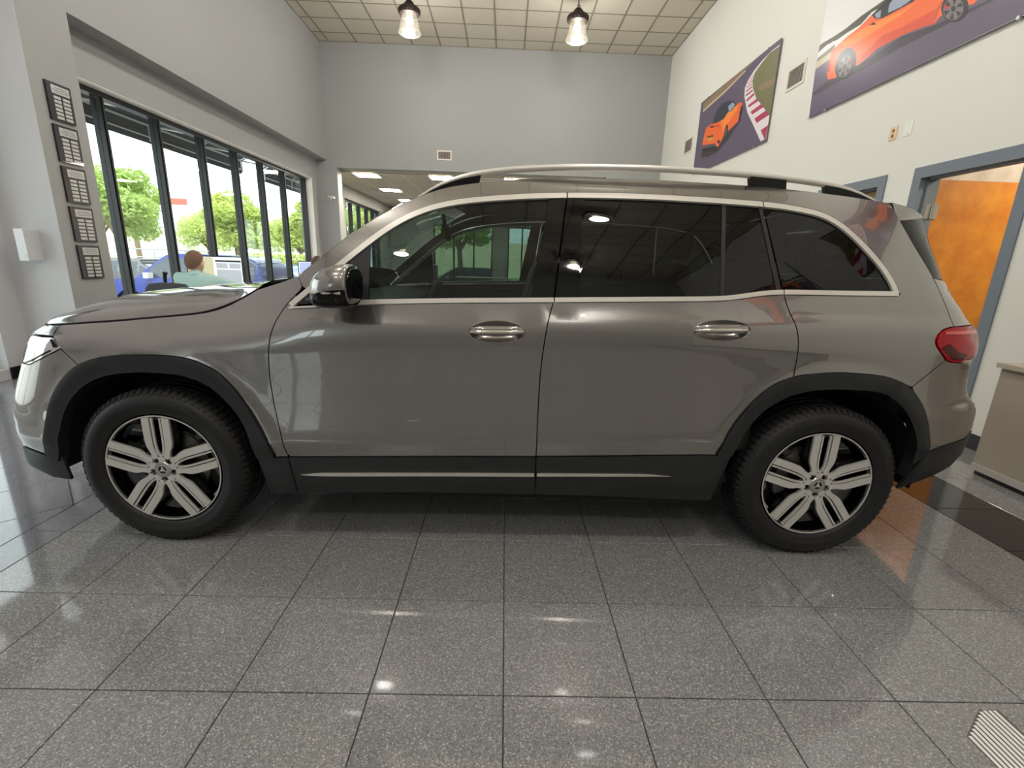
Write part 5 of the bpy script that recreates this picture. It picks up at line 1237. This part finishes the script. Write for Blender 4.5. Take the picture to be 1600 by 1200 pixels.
# ------------------------------------------------------------------ outside: car park, cars, trees
GZ = -.5
m_asph = mat('asphalt', (178, 175, 170), .9, vary=(.6, (190, 187, 182), .3)); m_grass = mat('lawn', (122, 148, 66), .9, vary=(2, (92, 124, 48), .3)); m_conc = mat('concrete', (216, 208, 200), .85)
tag(MB().box(-90, 60, 19.8, 90, GZ-.2, GZ).box(-90, -5.3, -30, 19.8, GZ-.2, GZ).build('ground', m_asph, smooth=False), kind='structure')
tag(MB().box(-7.4, -5.15, -6, 22, GZ, GZ+.14).build('path', m_conc, smooth=False), kind='structure')
tag(MB().box(-5.3, -5.05, -6, 20, GZ-.1, -.02).box(-5.05, 7, 19.5, 19.8, GZ-.1, 0).build('foundation', m_conc, smooth=False), kind='structure')
tag(MB().box(-80, 50, 27.5, 70, GZ, GZ+.10).build('verge', m_grass, smooth=False), kind='structure')
# awning over the window
m_fab = mat('awning_fabric', (52, 58, 68), .8); m_tube = mat('awning_tube', (226, 226, 224), .4)
def awning(y0, y1, label):
    t = empty('awning', (-4.8, (y0+y1)/2, 3.0), label, 'awning')
    MB().add([(-4.78,y0,3.95),(-4.78,y1,3.95),(-6.0,y1,3.27),(-6.0,y0,3.27),(-4.78,y0,3.94),(-4.78,y1,3.94),(-5.995,y1,3.262),(-5.995,y0,3.262)], [(0,1,2,3),(7,6,5,4),(0,3,7,4),(1,5,6,2),(0,4,5,1),(3,2,6,7)]).build('canopy', m_fab, t, smooth=False)
    MB().box(-6.006, -5.998, y0, y1, 2.97, 3.27).build('valance', m_fab, t, smooth=False)
    fr = MB(); fr.tube([(-5.97,y0,3.24),(-5.97,y1,3.24)], .02, 8); fr.tube([(-5.97,y0,3.06),(-5.97,y1,3.06)], .012, 8); fr.tube([(-4.82,y0,3.02),(-4.82,y1,3.02)], .016, 8); fr.build('front_tube', m_tube, t)
    n = max(2, int((y1-y0)/1.25))
    for k in range(n+1):
        y = y0+.02+(y1-y0-.04)*k/n; b = MB(); b.tube([(-4.80,y,3.92),(-5.97,y,3.24),(-5.97,y,3.0)], .016, 6); b.tube([(-4.80,y,3.05),(-5.97,y,3.24)], .016, 6); b.build('bracket', m_tube, t)
awning(.2, 11.38, 'dark fabric awning on white tubes outside the long window'); awning(12.35, 18.4, 'dark fabric awning outside the windows of the back room')
# trees
def leafmat(n, c1, c2):
    m = mat(n, c1, .6, vary=(1.3, c2, .22)); nt = m.node_tree; b = nt.nodes['Principled BSDF']; o = nt.nodes['Material Output']
    tr = nt.nodes.new('ShaderNodeBsdfTranslucent'); mx = nt.nodes.new('ShaderNodeMixShader'); mx.inputs[0].default_value = .45
    nt.links.new(b.inputs['Base Color'].links[0].from_socket, tr.inputs[0]); nt.links.new(b.outputs[0], mx.inputs[1]); nt.links.new(tr.outputs[0], mx.inputs[2]); nt.links.new(mx.outputs[0], o.inputs[0]); return m
L1 = leafmat('leaves_bright', (176, 196, 112), (204, 214, 128)); L2 = leafmat('leaves_green', (156, 182, 108), (184, 202, 122)); L3 = leafmat('leaves_pale', (190, 204, 128), (208, 216, 142)); m_bark = mat('bark', (116, 98, 80), .9, bump=(30, .4))
def tree(x, y, hgt, spread, m, label, n=3400, leaf=.125, seed=0, z0=GZ+.1, trunk=.42):
    rnd = random.Random(seed); t = empty('tree', (x, y, z0), label, 'tree', 'trees around the car park')
    tr = MB(); th = hgt*trunk; tr.tube([(x, y, z0-.1), (x+.05, y, z0+th*.5), (x-.04, y+.05, z0+th)], [hgt*.034, hgt*.026, hgt*.022], 10)
    cl = []
    for k in range(9):
        a = 2*math.pi*k/9+rnd.uniform(-.3, .3); r = spread*rnd.uniform(.35, .72); zz = z0+hgt*rnd.uniform(.46, .86)
        c_ = Vector((x+r*math.cos(a), y+r*math.sin(a), zz)); cl.append((c_, spread*rnd.uniform(.30, .44)))
        tr.tube([(x, y, z0+th*.9), tuple((Vector((x, y, z0+th))+c_)/2+Vector((0,0,.15))), tuple(c_)], [hgt*.016, hgt*.010, hgt*.004], 6)
    cl.append((Vector((x, y, z0+hgt*.82)), spread*.45)); cl.append((Vector((x, y, z0+hgt*.62)), spread*.5))
    tr.build('trunk', m_bark, t)
    vs = []; fs = []
    for i in range(int(n*1.9)):
        c_, r = cl[i % len(cl)]; d = Vector((rnd.gauss(0,1), rnd.gauss(0,1), rnd.gauss(0,1))).normalized()*r*(rnd.random()**.33); d.z *= .72; p = c_+d
        u = Vector((rnd.gauss(0,1), rnd.gauss(0,1), rnd.gauss(0,.6))).normalized(); w_ = u.cross(Vector((rnd.gauss(0,1), rnd.gauss(0,1), rnd.gauss(0,1)))).normalized(); s_ = leaf*rnd.uniform(.6, 1.25); k = len(vs)
        vs += [tuple(p-u*s_), tuple(p+w_*s_*.42), tuple(p+u*s_), tuple(p-w_*s_*.42)]; fs.append((k, k+1, k+2, k+3))
    me = bpy.data.meshes.new('foliage'); me.from_pydata(vs, [], fs); me.materials.append(m); tag(link('foliage', me, t), kind='stuff')
TREES = [(-19.0, 24.0, 5.8, 2.35, L2, 'tall leafy tree at the left end of the window view', 5200), (-23.4, 31, 6.0, 2.2, L2, 'leafy tree behind the blue SUV, second from the left', 4200),
         (-20.8, 37.5, 5.3, 2.4, L3, 'pale green tree above the head of the man in teal', 3600), (-16.6, 31, 4.8, 1.9, L3, 'pale green tree to the right of the red sign', 3600), (-13.6, 24.8, 4.9, 1.9, L1, 'bright green tree with forked trunk in the middle panes', 3800),
         (-15.3, 37.5, 4.9, 2.1, L3, 'small pale tree between the forked tree and the right panes', 3000), (-12.9, 30.5, 4.5, 1.5, L1, 'low bright green tree in the right panes', 3000), (-9.9, 25.0, 4.7, 1.35, L1, 'slim bright green tree behind the last pane', 3000), (-13.9, 43, 7.0, 2.9, L2, 'large leafy tree beyond the first window of the back room', 3000), (-7.4, 30, 5.7, 2.1, L1, 'bright tree beyond the last windows of the back room', 2600),
         (-2.6, 27, 5.8, 2.5, L2, 'dark green spreading tree behind the end windows of the back room', 4200), (3.4, 29, 5.4, 2.4, L2, 'dark green tree right of the spreading one behind the back room', 3400), (-29.6, 36, 6.9, 2.9, L2, 'large tree far left beyond the fence', 3600),
         (-26.9, 44, 5.2, 2.9, L3, 'wide pale tree below the red sign', 3600), (-20.0, 44.5, 5.2, 2.7, L3, 'wide pale tree far behind the monitor', 3400)]
for i, (x, y, hg_, spd, m, lb, n) in enumerate(TREES): tree(x, y, hg_, spd, m, lb, n, seed=i+3)
# hedge
def hedge(x0, x1, y0, y1, hgt, label, seed):
    rnd = random.Random(seed); t = empty('hedge', ((x0+x1)/2, (y0+y1)/2, GZ), label, 'hedge'); vs = []; fs = []
    for i in range(3000):
        p = Vector((rnd.uniform(x0, x1), rnd.uniform(y0, y1), GZ+.05+hgt*rnd.random()**.6)); u = Vector((rnd.gauss(0,1), rnd.gauss(0,1), rnd.gauss(0,1))).normalized(); w_ = u.cross(Vector((rnd.gauss(0,1), rnd.gauss(0,1), rnd.gauss(0,1)))).normalized(); s_ = rnd.uniform(.06, .12); k = len(vs)
        vs += [tuple(p-u*s_), tuple(p+w_*s_*.5), tuple(p+u*s_), tuple(p-w_*s_*.5)]; fs.append((k, k+1, k+2, k+3))
    me = bpy.data.meshes.new('foliage'); me.from_pydata(vs, [], fs); me.materials.append(L1); tag(link('foliage', me, t), kind='stuff')
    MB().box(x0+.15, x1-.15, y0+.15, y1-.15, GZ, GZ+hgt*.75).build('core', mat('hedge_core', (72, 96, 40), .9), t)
hedge(-11.6, -7.2, 21.2, 22.0, 1.72, 'bright green hedge behind the light blue sedan', 5)
hedge(-7.2, -5.5, 5.4, 7.4, .62, 'low hedge right outside the window left of the desk', 9)
# fence
t = empty('metal_fence', (-17, 21.5, GZ), 'low silver rail fence behind the blue SUV', 'fence'); m_rail = mat('galvanised', (176, 182, 186), .45, metal=.6)
for k in range(10): MB().tube([(-25+1.35*k, 21.5, GZ), (-25+1.35*k, 21.5, 1.32)], .035, 8).build('post', m_rail, t)
for z in (.65, .95, 1.28): MB().tube([(-25, 21.5, z), (-12.8, 21.5, z)], .025, 8).build('rail', m_rail, t)
# sign
t = empty('road_sign', (-27.2, 40, GZ), 'distant red bar sign on a white pole above the trees', 'sign'); 
MB().box(-28.8, -25.7, 39.95, 40.05, 4.82, 5.3).build('panel', mat('sign_red', (214, 104, 96), .5), t, smooth=False); MB().tube([(-27.2, 40.1, GZ), (-27.2, 40.1, 5.2)], .07, 8).build('pole', mat('sign_pole', (216, 214, 210), .5), t)
# low building far behind
tag(MB().box(-46, -30, 46, 52, GZ, 3.2).build('far_building', mat('far_wall', (226, 214, 204), .8), smooth=False), 'long pale low building far behind the car park trees', 'building')
tag(MB().box(-14, 9, 52, 58, GZ, 3.2).build('far_building', mat('far_wall2', (214, 200, 176), .8), smooth=False), 'beige low building behind the trees beyond the back room', 'building')
# parked cars
def parked(x, y, rz, L, H, W_, col, label, suv=True):
    M = rotm((x, y, GZ), 0, 0, rz); t = empty('parked_car', (x, y, GZ), label, 'car', 'cars in the car park'); m = mat('paint_%d_%d_%d' % col, col, .3, coat=.4)
    h = L/2; hb = H*(.60 if suv else .62)
    prof = [(-h,.42),(-h+.03,.60),(-h+.12,.74),(-h+.55,hb*.95),(-h+1.15,hb+.01),(h-.25,hb+.05),(h-.03,hb-.12),(h,.55),(h-.08,.30),(-h+.10,.26)]
    gh = [(-h+1.10,hb),(-h+1.85,H-.05),(-h+2.3,H),(h-.95,H-.02),(h-.35,H-.14) if suv else (h-1.1,H-.12),(h-.12,hb+.04) if suv else (h-.35,hb+.05)]
    def arch(cx): return [(cx+.40*math.cos(a), .33+.40*math.sin(a)) for a in (math.pi*i/14 for i in range(15))]
    base = smooth_line(prof[:8]+[prof[8]], .12, 1); bot = [(h-.62, .27)] + arch(h-.98)[0:] + [(h-1.42,.25), (-h+1.36,.25)] + arch(-h+.92) + [(-h+.46,.27), (-h+.10,.26)]
    poly = dedupe(base+bot, .01); body = MB(); ws = [(0, .90), (.06, .97), (.12, 1.0)]
    v2, fs = fill(poly)
    for sgn in (-1, 1): body.add([(px_, sgn*W_/2, pz) for px_, pz in v2], fs)
    n = len(poly); body.add([(px_, -W_/2, pz) for px_, pz in poly] + [(px_, W_/2, pz) for px_, pz in poly], [(i, (i+1) % n, n+(i+1) % n, n+i) for i in range(n)])
    body.v = [tuple(M @ Vector((p[0], p[1]*(1-.10*max(0, (abs(p[0])-h+.45)/.45)**2), p[2]))) for p in body.v]; body.build('body', m, t, angle=30)
    def house(poly2, inset_, top, mm, nm, parent, push=0):
        g = MB(); v2, fs = fill(poly2)
        def lat(z): return W_/2-.03-inset_*(z-hb)/(H-hb)+push
        for sgn in (-1, 1): g.add([(a, sgn*lat(b), b) for a, b in v2], fs)
        if top:
            n = len(poly2); g.add([(a, -lat(b), b) for a, b in poly2] + [(a, lat(b), b) for a, b in poly2], [(i, (i+1) % n, n+(i+1) % n, n+i) for i in range(n)])
        g.v = [tuple(M @ Vector(p)) for p in g.v]; return g.build(nm, mm, parent, angle=30)
    gs = dedupe(smooth_line(gh, .12, 1), .01); house(gs, .22, True, m, 'cabin', t)
    mg = mat('parked_glass', (44, 56, 66), .08, coat=1)
    x0, x1 = gh[0][0], gh[-1][0]; zt = H-.12
    def gtop(x_): return min(zt, np.interp(x_, [p[0] for p in gs[:-1]], [p[1] for p in gs[:-1]])-.07)
    for a, b in ((x0+.38, x0+1.55), (x0+1.63, x1-.75), (x1-.66, x1-.26)):
        if b-a < .15: continue
        pts = [(a+(b-a)*i/6, hb+.05) for i in range(7)] + [(b+(a-b)*i/10, max(hb+.06, gtop(b+(a-b)*i/10))) for i in range(11)]; house(dedupe(pts, .008), .22, False, mg, 'side_window', t, .004)
    f = MB(); 
    for (xa, za), (xb, zb), sgn in ((gh[0], gh[1], -1), (gh[-1], gh[-2], 1)):
        pa = Vector((xa, 0, za)); pb = Vector((xb, 0, zb)); q0 = pa.lerp(pb, .1); q1 = pa.lerp(pb, .92); nn = Vector((sgn*abs(zb-za), 0, abs(xb-xa))).normalized()*.012
        f.add([M @ (Vector((q.x, s_*wd, q.z))+nn) for q, wd in ((q0, W_/2-.12), (q1, W_/2-.27)) for s_ in (-1, 1)], [(0,1,3,2)])
    f.build('windscreen', mg, t, smooth=False)
    for sgn in (-1, 1):
        mi = MB(); mi.obox(M @ Matrix.Translation((-h+1.55, sgn*(W_/2+.09), hb+.10)), .12, .20, .14); mi.build('mirror', mat('parked_mirror', (196, 198, 200), .3), t)
        li = MB(); li.obox(M @ Matrix.Translation((-h+.13, sgn*(W_/2-.26), .70)), .14, .34, .12); li.build('headlamp', m_lens, t, smooth=False)
        tl_ = MB(); tl_.obox(M @ Matrix.Translation((h-.08, sgn*(W_/2-.14), hb-.12)), .14, .22, .14); tl_.build('tail_lamp', m_red, t, smooth=False)
        for cx in (-h+.92, h-.98):
            wm = M @ Matrix.Translation((cx, sgn*(W_/2-.20), .33)) @ Matrix.Rotation(-sgn*math.pi/2, 4, 'X')
            wh = MB().lathe([(.20,-.02),(.31,-.02),(.33,.02),(.33,.17),(.31,.20),(.23,.205),(.22,.19)], wm, 28).build('wheel', m_tyre, t)
            hb_ = MB().lathe([(.225,.185),(.215,.165),(.0,.165)], wm, 28)
            for k in range(5): hb_.obox(wm @ Matrix.Rotation(2*math.pi*k/5, 4, 'Z') @ Matrix.Translation((.11,0,.18)), .20, .05, .02)
            hb_.build('rim', m_silver, wh)
parked(-8.6, 13.6, 0, 4.60, 1.68, 1.85, (28, 50, 128), 'bright blue SUV parked right outside the window behind the man in teal')
parked(-8.3, 17.6, math.pi, 4.5, 1.42, 1.80, (70, 104, 168), 'light blue sedan parked behind the blue SUV', False)
parked(-20.4, 19.6, .1, 4.3, 1.45, 1.78, (150, 24, 30), 'red car at the left edge of the window view', False)
parked(-18.2, 16.6, .05, 4.5, 1.40, 1.80, (70, 62, 62), 'dark brown sedan in front of the red car', False)
parked(-15.5, 19.6, 0, 4.5, 1.42, 1.80, (96, 98, 104), 'grey sedan behind the bonnet of the blue SUV', False)
parked(-12.8, 34, 0, 4.5, 1.5, 1.8, (214, 214, 216), 'white car far behind under the trees', False)
parked(-18.8, 35, 0, 4.5, 1.6, 1.8, (206, 204, 202), 'silver SUV far behind left of the white car')
parked(-1.9, 22.6, 0, 4.6, 1.45, 1.82, (58, 62, 62), 'dark sedan outside the end windows of the back room', False)
parked(3.2, 23.4, 0, 4.6, 1.5, 1.82, (190, 196, 198), 'pale silver sedan outside the end windows of the back room', False)
# back-room furniture seen through the car windows
desk(-1.6, .2, 15.2, 16.0, 'white-lit desk in the back room behind the car'); desk(1.0, 2.6, 14.6, 15.4, 'desk in the right half of the back room')
